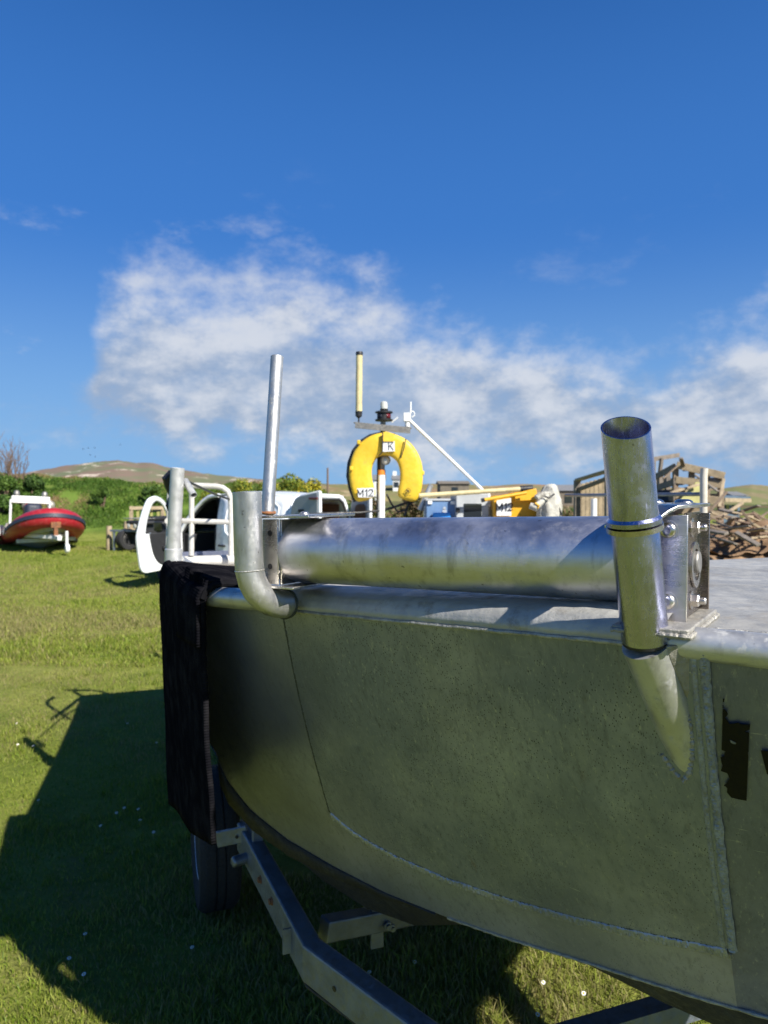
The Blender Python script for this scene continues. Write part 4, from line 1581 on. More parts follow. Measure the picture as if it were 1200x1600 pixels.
t, ex, ey_, c, w, zt_ = ybox("storage_box", "faded blue plastic box with pale emblem left of the grey cabinet", "box", 666, 713, 783, 4.86, 'bluebox', 0.24)
mb = MB()
mb.box(c + V(0, 0, (LT + zt_) / 2), (w, 0.24, zt_ - LT), (ex, ey_, Z))
bb_ = mb.build("body", M['bluebox'], t, bevel=0.006)
mb = MB()
mb.box(c + V(0, 0, zt_ + 0.008), (w + .012, 0.255, 0.014), (ex, ey_, Z))
mb.build("lid", M['greybox'], t, bevel=0.004)
for s_ in (-.38, .38):
    mb = MB()
    mb.box(c + ex * (w * s_) - ey_ * 0.128 + V(0, 0, zt_ - 0.010), (0.03, 0.012, 0.022), (ex, ey_, Z))
    mb.build("latch", M['white'], t, bevel=0.002)
mb = MB()
q = c + ex * 0.02 - ey_ * 0.1215 + V(0, 0, zt_ - 0.075)
for dz, r_ in ((0.026, 0.011), (0.006, 0.015), (-0.014, 0.012)):
    mb.lathe([(r_, 0), (r_, 0.0015)], q + V(0.004 * math.sin(dz * 99), 0, dz), -ey_, 10)
mb.build("pale_emblem", M['greybox'], t, smooth=False)
mb = MB()
mb.box(c + ex * 0.0 - ey_ * 0.150 + V(0, 0, LT + 0.026), (0.12, 0.04, 0.052), (ex, ey_, Z))
tb_ = mb.build("small_tray", M['bluetop'], None, bevel=0.006)
tag(tb_, "small bright blue plastic tray in front of the faded blue box", "tray")

t, ex, ey_, c, w, zt_ = ybox("control_cabinet", "grey metal cabinet with dark window between blue box and yellow crate", "cabinet", 713, 764, 771, 4.80, 'greybox', 0.22, 0.02)
mb = MB()
mb.box(c + V(0, 0, (LT + zt_) / 2), (w, 0.22, zt_ - LT), (ex, ey_, Z))
mb.build("body", M['greybox'], t, bevel=0.005)
mb = MB()
mb.box(c + ex * 0.0 - ey_ * 0.1125 + V(0, 0, LT + 0.055), (0.122, 0.006, 0.118), (ex, ey_, Z))
mb.build("window", M['glass'], t, bevel=0.002)
mb = MB()
mb.box(c - ex * (w / 2 - 0.008) - ey_ * 0.12 + V(0, 0, LT + 0.070), (0.026, 0.02, 0.030), (ex, ey_, Z))
mb.build("latch", M['black'], t, bevel=0.003)
mb = MB()
mb.box(c + ex * (w / 2 + 0.004) - ey_ * 0.05 + V(0, 0, zt_ - 0.045), (0.016, 0.10, 0.095), (ex, ey_, Z))
mb.build("side_bracket", M['card'], t, bevel=0.002)

t, ex, ey_, c, w, zt_ = ybox("fish_crate", "yellow plastic crate with a hand lettered M12 card on its end", "crate", 772, 838, 775, 4.74, 'crate', 0.3, 0.0)
mb = MB()
hh = zt_ - LT
for sx in (-1, 1):
    mb.box(c + ex * (sx * (w / 2 - 0.005)) + V(0, 0, LT + hh / 2), (0.010, 0.30, hh), (ex, ey_, Z))
    mb.box(c + ey_ * (sx * 0.145) + V(0, 0, LT + hh / 2), (w - 0.021, 0.010, hh), (ex, ey_, Z))
mb.box(c + V(0, 0, LT + 0.006), (w - .022, 0.278, 0.01), (ex, ey_, Z))
cr = mb.build("body", M['crate'], t, bevel=0.003)
mb = MB()
mb.plate([at(803, 770, 4.715), at(838, 763, 4.70), at(840, 777, 4.70), at(838, 781, 4.69), at(806, 783, 4.70)], V(0, 0.22, 0))
mb.build("torn_lid", M['crate'], t, bevel=0.003)
mb = MB()
mb.plate([at(776, 782, 4.725), at(798.5, 778, 4.725), at(799, 806, 4.725), at(776, 806, 4.725)], V(0, 0.005, 0))
cd = mb.build("lettered_card", M['card'], t, smooth=False)
mb = MB()
strokes(mb, "M12", at(775.8, 798, 4.720), V(1, 0, 0.03).normalized(), V(0, 0, 1), 0.046, 0.0065, 0.002)
mb.build("lettering", M['trim'], cd, smooth=False)

gf = thing("boat_hook", "long yellow boat hook with black grip lying across the boxes", "boat hook", at(740, 772, 4.7))
mb = MB()
mb.tube([at(655, 774.5, 4.66), at(815, 764, 4.72)], 0.0155, 12)
mb.build("pole", M['ivory'], gf)
mb = MB()
mb.tube([at(813, 764.2, 4.72), at(832, 763, 4.73)], 0.021, 12)
mb.build("grip", M['black'], gf)
gf = thing("boat_hook", "shorter yellow pole under the long boat hook above the crate", "boat hook", at(800, 775, 4.6))
mb = MB()
mb.tube([at(757, 781, 4.62), at(822, 770, 4.66)], 0.0115, 12)
mb.build("pole", M['crate'], gf)
mb = MB()
mb.tube([at(752, 782, 4.62), at(757, 781, 4.62)], 0.013, 12)
mb.build("ferrule", M['black'], gf)

# crumpled sack on the locker corner
sk = at(857, 785, 4.62)
mb = MB()


def sack(u, v):
    a = 2 * math.pi * u
    prof = [(0.075, -0.16), (0.078, -0.10), (0.080, -0.04), (0.072, 0.02), (0.055, 0.07), (0.040, 0.105), (0.022, 0.118), (0.002, 0.121)]
    k = v * (len(prof) - 1); i = min(int(k), len(prof) - 2)
    r = prof[i][0] + (prof[i + 1][0] - prof[i][0]) * (k - i)
    z = prof[i][1] + (prof[i + 1][1] - prof[i][1]) * (k - i)
    p = V(math.cos(a), math.sin(a), 0)
    nn = float(fbm(np.array(p.x * 2.2 + z * 9 + 5), np.array(p.y * 2.2 + z * 5 + 3), 4, 21)) - 0.45
    r *= 1 + 0.55 * nn
    return V(sk.x + p.x * r + 0.02 * v, sk.y + p.y * r, sk.z + z)


mb.grid(sack, 40, 30)
sko = mb.build("sack", M['bag'], None, angle=50)
sko.location = (0, 0, 0)
tag(sko, "crumpled dirty white sack slumped beside the yellow crate", "sack")
mb = MB()
mb.tube([at(828, 790, 4.50), at(836, 793, 4.49), at(843, 787, 4.5), at(852, 778, 4.53), at(856, 772, 4.55)], [0.02, 0.026, 0.02, 0.016, 0.012], 12)
mb.tube([at(838, 778, 4.52), at(846, 772, 4.53), at(858, 770, 4.55)], [0.02, 0.018, 0.01], 10)
mb.build("twisted_neck", M['bag'], sko)
mb = MB()
mb.tube([at(836, 786, 4.47), at(842, 790, 4.465), at(840, 794, 4.47)], 0.007, 8)
mb.build("yellow_tie", M['crate'], sko)
mb = MB()
mb.tube([at(850, 775, 4.49), at(858, 778, 4.49), at(866, 772, 4.52)], 0.006, 8)
mb.tube([at(866, 780, 4.56), at(874, 795, 4.56), at(878, 806, 4.56)], 0.006, 8)
mb.build("cord", M['trim'], sko)

# ================================================================== trailer under the workboat
tr = thing("boat_trailer", "galvanised boat trailer carrying the aluminium workboat", "trailer", (0.2, 2.2, 0))


def mir2(p):
    return mirror(p)


K1 = at(393, 1318, 2.42); K2 = at(487, 1500, 1.86); K3 = at(640, 1612, 1.60)
zb_ = K2.z
K1 = V(K1.x, K1.y, zb_ + 0.02); K3 = V(K3.x, K3.y, zb_)
d1_ = (K1 - K2).normalized()
K0 = K1 + V(d1_.x, d1_.y, 0) * 0.10
coup = V(TIP.x, TIP.y, 0) + AX * 0.85
d3 = (K3 - K2).normalized()
K4 = K3 + d3 * 0.9
BW, BH = 0.055, 0.10
for sg in (0, 1):
    mb = MB()
    pts = [K0, K1, K2, K4]
    if sg: pts = [mirror(p) + AX * 0.12 for p in pts]
    # one folded channel: mitred beam
    vs = []
    for i, p in enumerate(pts):
        if i == 0: t = (pts[1] - p)
        elif i == len(pts) - 1: t = (p - pts[i - 1])
        else: t = ((pts[i + 1] - p).normalized() + (p - pts[i - 1]).normalized())
        t = V(t.x, t.y, 0).normalized()
        s_ = V(-t.y, t.x, 0)
        for a, b in ((-1, -1), (1, -1), (1, 1), (-1, 1)):
            vs.append(V(p.x, p.y, p.z) + s_ * (a * BW / 2) + V(0, 0, b * BH / 2))
    fs = [(i * 4 + k, i * 4 + (k + 1) % 4, i * 4 + 4 + (k + 1) % 4, i * 4 + 4 + k) for i in range(3) for k in range(4)] + [(3, 2, 1, 0), (12, 13, 14, 15)]
    mb.add(vs, fs)
    bm_ = mb.build("side_beam", M['galv'], tr, smooth=False, bevel=0.006, segs=2)
    if not sg:
        mb = MB()
        q = K2.lerp(K4, 0.10); s_ = V(d3.y, -d3.x, 0)
        if s_.y > 0: s_ = -s_
        mb.lathe([(0.007, 0), (0.007, 0.001)], q + s_ * (BW / 2 + 0.0003), s_, 14)
        mb.build("drilled_hole", M['black'], bm_, smooth=False)
        for f_ in (0.35, 0.55):
            q = K1.lerp(K2, f_)
            s1_ = V(-(K2 - K1).y, (K2 - K1).x, 0).normalized()
            if s1_.x > 0: s1_ = -s1_
            mb = MB()
            mb.lathe([(0.013, 0), (0.013, 0.002), (0.009, 0.003), (0.009, 0.009), (0.007, 0.010)], q + s1_ * (BW / 2) + V(0, 0, 0.01), s1_, 8)
            mb.build("beam_bolt", M['rust'], bm_)
        mb = MB()
        cp_ = []
        for i_ in range(15):
            f_ = i_ / 14
            q = K1.lerp(K2, min(1, f_ * 2)) if f_ < .5 else K2.lerp(K4, (f_ - .5) * 1.2)
            cp_.append(V(q.x - .012, q.y, q.z - BH / 2 - 0.010 - 0.012 * abs(math.sin(f_ * 9.4))))
        mb.tube(cp_, 0.0045, 8)
        mb.build("brake_cable", M['black'], bm_)
xa = at(505, 1452, 2.02); xb = at(682, 1418, 2.28)
mb = MB()
mb.bar(xa, xb + (xb - xa) * 0.6, 0.05, 0.062)
cm = mb.build("cross_member", M['galv'], tr, smooth=False, bevel=0.005)
mb = MB()
u0 = at(589, 1435, 2.12)
mb.box(u0 + V(0, 0, 0.01), (0.040, 0.012, 0.20), (TR, AX, Z))
up_ = mb.build("upright", M['galv'], cm, smooth=False, bevel=0.002)
mb = MB()
mb.lathe([(0.012, 0), (0.012, 0.01), (0.008, 0.011), (0.008, 0.02)], u0 + AX * 0.008 + TR * 0.03 + V(0, 0, -0.02), AX, 8)
mb.lathe([(0.011, 0), (0.011, 0.008), (0.007, 0.009), (0.007, 0.016)], u0 + AX * 0.008 + TR * 0.045 + V(0, 0, -0.032), AX, 8)
mb.build("clamp_bolt", M['galv'], up_)
mb = MB()
mb.bar(at(338, 1312, 2.46), at(388, 1302, 2.44), 0.012, 0.055)
mk = mb.build("mudguard_stay", M['galv'], tr, smooth=False, bevel=0.003)
mb = MB()
mb.lathe([(0.006, 0), (0.006, 0.001)], at(370, 1308, 2.438), V(-.2, -1, 0), 12)
mb.build("drilled_hole", M['black'], mk, smooth=False)
mb = MB()
mb.box(at(402, 1322, 2.38), (0.035, 0.03, 0.13), (TR, AX, Z))
mb.lathe([(0.018, 0), (0.018, 0.05), (0.012, 0.055)], at(386, 1340, 2.38), -TR * 1.0 + AX * .3, 12)
mb.build("beam_bracket", M['galv'], tr, bevel=0.003)
mb = MB()
mb.box(at(450, 1470, 1.93), (0.03, 0.006, 0.07), (TR, AX, Z))
mb.build("light_bracket", M['galv'], tr, smooth=False)
mb = MB()
mb.bar(V(TIP.x, TIP.y, zb_ - .02) - AX * 0.1, V(TIP.x, TIP.y, zb_ - .02) - AX * 3.6, 0.08, 0.10)
mb.build("spine_beam", M['galv'], tr, smooth=False, bevel=0.005)
# drawbar
mb = MB()
dq = K4.lerp(mirror(K4), 0.5)
mb.bar(dq - AX * 0.15 + V(0, 0, -.0), dq + AX * 0.55, 0.07, 0.07)
mb.build("drawbar", M['galv'], tr, smooth=False, bevel=0.005)
mb = MB()
mb.lathe([(0.05, 0), (0.06, 0.06), (0.045, 0.11), (0.02, 0.12)], dq + AX * 0.60 - V(0, 0, .05), Z, 16)
mb.build("coupling", M['black'], tr)


def wheel(parent, c, axis, r, w, rimm='rim', name="wheel", rr_=0.60):
    """tyre with rounded shoulders and tread grooves, dished rim"""
    mb = MB()
    mb.lathe([(r * rr_, -w * .42), (r * .80, -w * .5), (r * .93, -w * .48), (r * .985, -w * .38), (r, -w * .30), (r, -w * .13), (r * .975, -w * .12), (r * .975, -w * .09), (r, -w * .08), (r, w * .08), (r * .975, w * .09), (r * .975, w * .12), (r, w * .13), (r, w * .30),
              (r * .985, w * .38), (r * .93, w * .48), (r * .80, w * .5), (r * rr_, w * .42)], c, axis, 40)
    wh = mb.build(name, M['tyre'], parent, angle=40)
    mb = MB()
    for s_ in (1, -1):
        mb.lathe([(r * rr_, w * .40), (r * (rr_ - .04), w * .43), (r * (rr_ - .08), w * .34), (r * .30, w * .28), (r * .22, w * .36), (r * .10, w * .38), (0.002, w * .38)], c, Vector(axis) * s_, 28)
    mb.build("rim", M[rimm], wh, angle=40)
    return wh


WA = (TR * 1.0 - V(0, 0, 0.02)).normalized()
wc0 = at(335, 1340, 2.98)
for c in (V(wc0.x, wc0.y, 0.285), V(*(mirror(wc0)).xy, 0.285)):
    wheel(tr, c, TR, 0.285, 0.165)
mb = MB()
mb.bar(V(wc0.x, wc0.y, 0.30) + TR * .09, V(*(mirror(wc0)).xy, 0.30) - TR * .09, 0.05, 0.05)
mb.build("axle", M['galv'], tr, smooth=False)
for q in (V(wc0.x, wc0.y, zb_) + TR * .25, V(*mirror(V(wc0.x, wc0.y, 0)).xy, zb_) - TR * .25):
    mb = MB()
    mb.bar(V(q.x, q.y, 0.31), V(q.x, q.y, q.z - 0.02), 0.07, 0.06, TR)
    mb.build("spring_hanger", M['galv'], tr, smooth=False)
for s_ in (0.9, 1.7, 2.6):
    k_ = V(TIP.x, TIP.y, 0) - AX * (s_ + 0.2)
    mb = MB()
    mb.bar(k_ - TR * .55 + V(0, 0, zb_ + .0), k_ + TR * .55 + V(0, 0, zb_ + .0), 0.05, 0.05)
    cmx = mb.build("keel_support", M['galv'], tr, smooth=False)
    mb = MB()
    mb.lathe([(0.025, -.1), (0.032, -.09), (0.025, 0), (0.032, .09), (0.025, .1)], k_ + V(0, 0, zb_ + .045), TR, 14)
    mb.build("keel_roller", M['black'], cmx)

# ================================================================== white van with its doors open
fd = V(-0.766, 0.643, 0)
ld = V(-0.643, -0.766, 0)
vo = V(-1.50, 11.2, 0.0)
VM = Matrix(((fd.x, ld.x, 0, vo.x), (fd.y, ld.y, 0, vo.y), (0, 0, 1, 0.0), (0, 0, 0, 1)))
van = thing("van", "white panel van with driver door and rear doors standing open", "van", vo + fd * 2 - ld * 0.8)
VW = 1.52
RT = 1.70       # roof height


def ytum(z):
    """how far the side leans in at height z"""
    return -0.035 * max(0, (0.75 - z) / .45) ** 2 - 0.17 * max(0, (z - 0.95) / 0.72) ** 1.5


def side(s, v):
    return lambda x, z: (V(x, ytum(z), z) if s else V(x, -VW - ytum(z), z))


def vpanel(x0, x1, z0, z1, s=1, nz=10, nx=8):
    mb = MB(VM)
    def fn(u, v):
        z = z0 + (z1 - z0) * v
        a = x0(z) if callable(x0) else x0
        b = x1(z) if callable(x1) else x1
        y = ytum(z)
        x = a + (b - a) * u
        nose = 0.10 * max(0, (x - 3.5) / .65) ** 2
        return V(x, (y - nose) if s else (-VW - y + nose), z)
    mb.grid(fn, nx, nz)
    return mb


RE = lambda z: 0.02 + 0.10 * max(0, (z - 1.0) / .7) ** 1.5
BP = lambda z: 1.86 + 0.12 * max(0, (z - 1.0)) + 0.10 * max(0, (1.0 - z))
APX = lambda z: 2.98 - max(0, (z - 0.98)) * 0.9
vb = vpanel(RE, BP, 0.30, 1.66).build("body", M['vanwhite'], van, solid=0.012, angle=50)
vpanel(2.98, 4.16, 0.28, 0.93, 1, 8, 14).build("front_wing", M['vanwhite'], vb, solid=0.012, angle=50)
vpanel(RE, lambda z: APX(z), 0.30, 1.66, 0).build("far_side", M['vanwhite'], vb, solid=0.012, angle=50)
vpanel(2.98, 4.16, 0.28, 0.93, 0, 8, 14).build("front_wing", M['vanwhite'], vb, solid=0.012, angle=50)
mb = vpanel(1.88, 3.0, 0.28, 0.40, 1, 2, 6)
mb.build("sill", M['vanwhite'], vb, solid=0.03)
# roof, screen, bonnet, nose as one strip across
strip = [(0.08, 1.655), (0.4, 1.70), (1.0, 1.735), (1.7, 1.735), (2.2, 1.70), (2.42, 1.655)]
def across(x, z, v, drop=0.035):
    yy = ytum(min(z, 1.66))
    y = yy + (-VW - 2 * yy) * v
    return V(x, y, z - drop * (2 * v - 1) ** 2)
mb = MB(VM)
mb.grid(lambda u, v: across(*[float(np.interp(u * 5, range(6), [a[k] for a in strip])) for k in (0, 1)], v), 15, 12)
mb.build("roof", M['vanwhite'], vb, solid=0.015, angle=60)
mb = MB(VM)
mb.grid(lambda u, v: across(2.42 + (3.10 - 2.42) * u, 1.655 + (0.98 - 1.655) * u + 0.05 * math.sin(math.pi * u), v), 6, 10)
mb.build("windscreen", M['glass'], vb, solid=0.006)
mb = MB(VM)
bon = [(3.10, 0.98), (3.5, 0.93), (3.9, 0.85), (4.14, 0.74), (4.20, 0.60), (4.21, 0.28)]
mb.grid(lambda u, v: across(*[float(np.interp(u * 5, range(6), [a[k] for a in bon])) for k in (0, 1)], v, 0.02), 14, 10)
mb.build("bonnet", M['vanwhite'], vb, solid=0.012, angle=60)
# pillars round the front door opening
mb = MB(VM)
mb.tube([V(2.98, ytum(.45) - .02, 0.40), V(2.98, ytum(0.98) - .02, 0.98), V(2.85, ytum(1.15) - .02, 1.16), V(2.70, ytum(1.3) - .02, 1.33), V(2.57, ytum(1.45) - .015, 1.46), V(2.43, ytum(1.55) - .01, 1.57), V(2.28, ytum(1.62), 1.64), V(2.14, ytum(1.64), 1.664), V(2.0, ytum(1.64), 1.67)], 0.035, 10)
mb.build("door_pillar", M['vanwhite'], vb)
mb = MB(VM)
mb.tube([V(2.95, ytum(.45) - .06, 0.45), V(2.94, ytum(0.98) - .06, 0.98), V(2.67, ytum(1.3) - .06, 1.30), V(2.42, ytum(1.55) - .05, 1.53), V(2.25, ytum(1.6) - .04, 1.60), V(1.99, ytum(1.6) - .04, 1.62), V(1.95, ytum(1.0) - .05, 1.0), V(1.97, ytum(.5) - .05, 0.45)], 0.022, 8)
mb.build("door_seal", M['trim'], vb)
# cab inside
mb = MB(VM)
mb.box(V(1.80, -VW / 2, 0.95), (0.03, VW - .30, 1.25))
mb.box(V(2.3, -VW / 2, 0.36), (1.3, VW - .12, 0.05))
mb.box(V(2.95, -VW / 2, 0.78), (0.30, VW - .2, 0.34))
mb.build("cab_lining", M['trim'], vb, bevel=0.02)
for yy in (-0.42, -1.2):
    mb = MB(VM)
    mb.box(V(2.22, yy, 0.58), (0.48, 0.46, 0.20))
    mb.box(V(1.98, yy, 0.95), (0.14, 0.46, 0.66))
    mb.box(V(1.95, yy, 1.35), (0.09, 0.26, 0.16))
    mb.build("seat", M['navy'], vb, bevel=0.04)
mb = MB(VM)
mb.tube(arc(V(2.62, -1.2, 0.98), V(0, 1, 0), V(0.3, 0, 1).normalized(), 0.18, 0, 2 * math.pi, 24), 0.014, 8)
mb.build("steering_wheel", M['black'], vb)
# pressed outline, handle, fuel flap on the side
mb = MB(VM)
ol = [(0.40, 0.93), (1.30, 0.93), (1.50, 0.96), (1.62, 1.05), (1.66, 1.18), (1.66, 1.40), (1.62, 1.50), (1.50, 1.54), (0.45, 1.54), (0.34, 1.48), (0.32, 1.05)]
mb.tube([V(x, ytum(z) + 0.006, z) for x, z in ol], 0.016, 8, closed=True)
mb.build("pressed_outline", M['vanwhite'], vb)
mb = MB(VM)
mb.box(V(1.70, 0.018, 0.80), (0.19, 0.03, 0.035))
mb.build("side_door_handle", M['black'], vb, bevel=0.008)
mb = MB(VM)
mb.bar(V(0.05, 0.008, 0.62), V(1.86, 0.008, 0.62), 0.012, 0.06)
mb.build("rubbing_strip", M['trim'], vb, bevel=0.004)
# load bay lining and rear frame
mb = MB(VM)
mb.box(V(0.9, -VW / 2, 0.50), (1.75, VW - .16, 0.03))
mb.box(V(1.0, -VW + 0.17, 1.02), (1.6, 0.02, 1.0))
mb.box(V(1.0, -0.17, 1.02), (1.6, 0.02, 1.0))
mb.box(V(1.76, -VW / 2, 1.02), (0.02, VW - .36, 1.0))
mb.build("plywood_lining", M['ply'], vb)
mb = MB(VM)
fr = [V(RE(z), ytum(z) - 0.03, z) for z in (0.45, 0.9, 1.2, 1.45, 1.58)] + [V(RE(1.64), ytum(1.6) - .12, 1.645)]
fr2 = [V(p.x, -VW - p.y, p.z) for p in reversed(fr)]
mb.tube(fr + [V(RE(1.66), -VW / 2, 1.665)] + fr2, 0.042, 10)
mb.build("rear_frame", M['vanwhite'], vb)
mb = MB(VM)
mb.tube([p + V(-0.03, 0, 0) + (V(0, -VW / 2, 1.0) - V(0, p.y, p.z)).normalized() * 0.05 for p in fr + [V(RE(1.66), -VW / 2, 1.665)] + fr2], 0.018, 8)
mb.build("rear_seal", M['trim'], vb)
mb = MB(VM)
mb.box(V(-0.05, -VW / 2, 0.42), (0.14, VW - .05, 0.22))
mb.build("rear_bumper", M['trim'], vb, bevel=0.04)
for x, y in ((0.78, -0.10), (3.42, -0.10), (0.78, -VW + .10), (3.42, -VW + .10)):
    wheel(van, VM @ V(x, y + (0.05 if y > -.5 else -.05), 0.30), ld, 0.30, 0.19, 'rim')
mb = MB(VM)
for x in (0.78, 3.42):
    mb.tube(arc(V(x, 0.012, 0.30), V(1, 0, 0), V(0, 0, 1), 0.35, 0.0, math.pi, 16), 0.03, 8)
mb.build("wheel_arch", M['trim'], vb)

# driver door, open
hinge = VM @ V(2.97, 0.02, 0)
th = R(76)
dd_ = (-fd * math.cos(th) + ld * math.sin(th))       # along the open door, to its free edge
nn_ = V(dd_.y, -dd_.x, 0)                             # outer face
if nn_.dot(fd) < 0: nn_ = -nn_
DM = Matrix(((dd_.x, nn_.x, 0, hinge.x), (dd_.y, nn_.y, 0, hinge.y), (0, 0, 1, 0), (0, 0, 0, 1)))


def dy(z):
    return ytum(z) * 1.0


out_ = [(0.02, 0.36), (0.9, 0.33), (1.00, 0.40), (1.03, 0.62), (1.07, 0.95), (1.02, 1.30), (0.97, 1.55), (0.90, 1.63), (0.76, 1.655), (0.55, 1.57), (0.30, 1.33), (0.02, 0.98)]
win = [(0.93, 1.02), (0.91, 1.25), (0.87, 1.50), (0.82, 1.57), (0.74, 1.58), (0.56, 1.50), (0.33, 1.28), (0.12, 1.02)]
mb = MB(DM)
lowp = [(0.02, 0.36)] + smooth_loop([(0.80, 0.33), (0.93, 0.335), (1.00, 0.40), (1.03, 0.62), (1.065, 0.88), (1.062, 1.0)], 4, False) + [(0.02, 1.0)]


def dslab(pts, t0, t1):
    k = len(pts)
    vs = [V(a, dy(b) + t0, b) for a, b in pts] + [V(a, dy(b) + t1, b) for a, b in pts]
    return vs, [tuple(range(k - 1, -1, -1)), tuple(range(k, 2 * k))] + [(i, (i + 1) % k, k + (i + 1) % k, k + i) for i in range(k)]


mb.add(*dslab(lowp, -0.055, 0.0))
upo = smooth_loop([(1.06, 0.99), (1.02, 1.30), (0.97, 1.55), (0.90, 1.635), (0.76, 1.655), (0.55, 1.57), (0.30, 1.33), (0.02, 0.99)], 4, False)
upi = smooth_loop([(0.875, 1.00), (0.865, 1.26), (0.835, 1.47), (0.79, 1.55), (0.71, 1.57), (0.55, 1.49), (0.345, 1.27), (0.11, 1.00)], 4, False)
k = len(upo)
vs = []
for t in (-0.045, 0.0):
    vs += [V(a, dy(b) + t, b) for a, b in upo] + [V(a, dy(b) + t, b) for a, b in upi]
fs = []
for i in range(k - 1):
    fs += [(i, i + 1, k + i + 1, k + i), (2 * k + i, 3 * k + i, 3 * k + i + 1, 2 * k + i + 1), (i, 2 * k + i, 2 * k + i + 1, i + 1), (k + i, k + i + 1, 3 * k + i + 1, 3 * k + i)]
mb.add(vs, fs)
door = mb.build("driver_door", M['vanwhite'], van, angle=40, bevel=0.012)
mb = MB(DM)
tp_ = [(0.04, 0.44), (0.46, 0.43), (0.60, 0.48), (0.70, 0.60), (0.77, 0.80), (0.81, 1.015), (0.04, 1.015)]
tp_ = [tp_[0]] + smooth_loop(tp_[1:6], 4, False) + [tp_[6]]
mb.add(*dslab(tp_, -0.085, -0.057))
dc = mb.build("door_card", M['trim'], door, bevel=0.015)
mb = MB(DM)
mb.box(V(0.32, -0.11, 0.74), (0.42, 0.06, 0.07))
mb.build("arm_rest", M['black'], dc, bevel=0.015)
mb = MB(DM)
mb.add(*dslab([(0.22, 1.0), (0.55, 1.0), (0.40, 1.05), (0.28, 1.05)], -0.05, -0.04))
mb.build("window_runner", M['trim'], door)
mb = MB(DM)
mb.box(V(0.20, 0.26, 1.10), (0.10, 0.24, 0.19))
mi = mb.build("wing_mirror", M['trim'], door, bevel=0.03)
mb = MB(DM)
mb.box(V(0.2555, 0.26, 1.10), (0.006, 0.20, 0.15))
mb.build("mirror_glass", M['glass'], mi, bevel=0.01)

# rear doors
def rear_door(hx, hy, swing, z0, slant, wn):
    hp_ = VM @ V(hx, hy, 0)
    u_ = (VM.to_3x3() @ V(math.cos(swing), math.sin(swing), 0)).normalized()
    n_ = V(-u_.y, u_.x, 0)
    DM2 = Matrix(((u_.x, n_.x, 0, hp_.x), (u_.y, n_.y, 0, hp_.y), (0, 0, 1, 0), (0, 0, 0, 1)))
    o = [(0.0, 0.50), (0.0, 1.30), (0.06, 1.55), (0.14, 1.64), (0.26, 1.665 + slant * .3), (0.70, 1.675 + slant), (0.73, 1.66 + slant), (0.73, 0.50)]
    i_ = [(0.12, 0.56), (0.12, 1.02), (0.12, 1.28), (0.16, 1.46), (0.24, 1.54), (0.60, 1.55 + slant * .7), (0.64, 1.52 + slant * .7), (0.64, 0.56)] if wn else None
    mb = MB(DM2)
    mb.plate([V(a, 0, b) for a, b in o], V(0, 0.05, 0))
    d_ = mb.build("rear_door", M['vanwhite'], van, bevel=0.015, angle=40)
    mb = MB(DM2)
    for yy, off in ((-0.004, -0.006), (0.054, 0.006)):
        mb.plate([V(0.06 + (a - 0.06) * .92 + .01, yy, b - .03) for a, b in o], V(0, off, 0))
    mb.build("inner_lining", M['vangrey'], d_, bevel=0.003)
    if wn:
        mb = MB(DM2)
        for yy, off in ((-0.0115, -0.005), (0.0615, 0.005)):
            mb.plate([V(a, yy, b) for a, b in ((0.20, 1.02), (0.20, 1.38), (0.26, 1.50), (0.36, 1.53), (0.56, 1.53), (0.61, 1.48), (0.61, 1.02))], V(0, off, 0))
        mb.build("boarded_window", M['ply'], d_, bevel=0.003)
    else:
        mb = MB(DM2)
        for yy in (-0.02, 0.07):
            mb.box(V(0.60, yy, 1.57 + slant * .8), (0.20, 0.02, 0.035))
        mb.build("brake_light", M['redlens'], d_, bevel=0.004)
        mb = MB(DM2)
        mb.box(V(0.30, -0.014, 1.44), (0.14, 0.01, 0.05))
        mb.build("inside_handle", M['trim'], d_, bevel=0.004)
    return d_


rear_door(0.05, -0.06, R(176), 0.5, 0.08, False)
rear_door(0.05, -VW + 0.06, R(160), 0.5, -0.02, True)

# ================================================================== red inflatable boat on its own trailer
bow0 = at(85, 799, 17.0)
rf_ = V(0.57, -0.822, 0).normalized()
rl_ = V(-rf_.y, rf_.x, 0)
pit = R(7.5); rol = R(-3.0)
gz = tz(-9.2, 18.8)
org = bow0 - rf_ * 2.15
RX = (rf_ * math.cos(pit) + Z * math.sin(pit)).normalized()
RY = (rl_ * math.cos(rol) + Z * math.sin(rol)).normalized()
RZ = RX.cross(RY).normalized(); RY = RZ.cross(RX)
oz = bow0.z - 0.35 - math.sin(pit) * 2.15
RM = Matrix(((RX.x, RY.x, RZ.x, org.x), (RX.y, RY.y, RZ.y, org.y), (RX.z, RY.z, RZ.z, oz), (0, 0, 0, 1)))
rib = thing("inflatable_boat", "red rigid inflatable boat with white arch on a trailer below the grassy bank", "boat", V(org.x, org.y, gz))
hb = 0.63


def tubepath(k=24):
    pts = []
    for i in range(9):
        pts.append(V(-2.3 + 3.3 * i / 8, -hb, 0.0))
    for i in range(1, 14):
        a = -math.pi / 2 + math.pi * i / 14
        pts.append(V(1.0 + 1.15 * math.cos(a) ** 0.85 if math.cos(a) > 0 else 1.0, hb * math.sin(a), 0.20 * max(0, math.cos(a)) ** 1.2))
    for i in range(9):
        pts.append(V(1.0 - 3.3 * i / 8, hb, 0.0))
    return pts


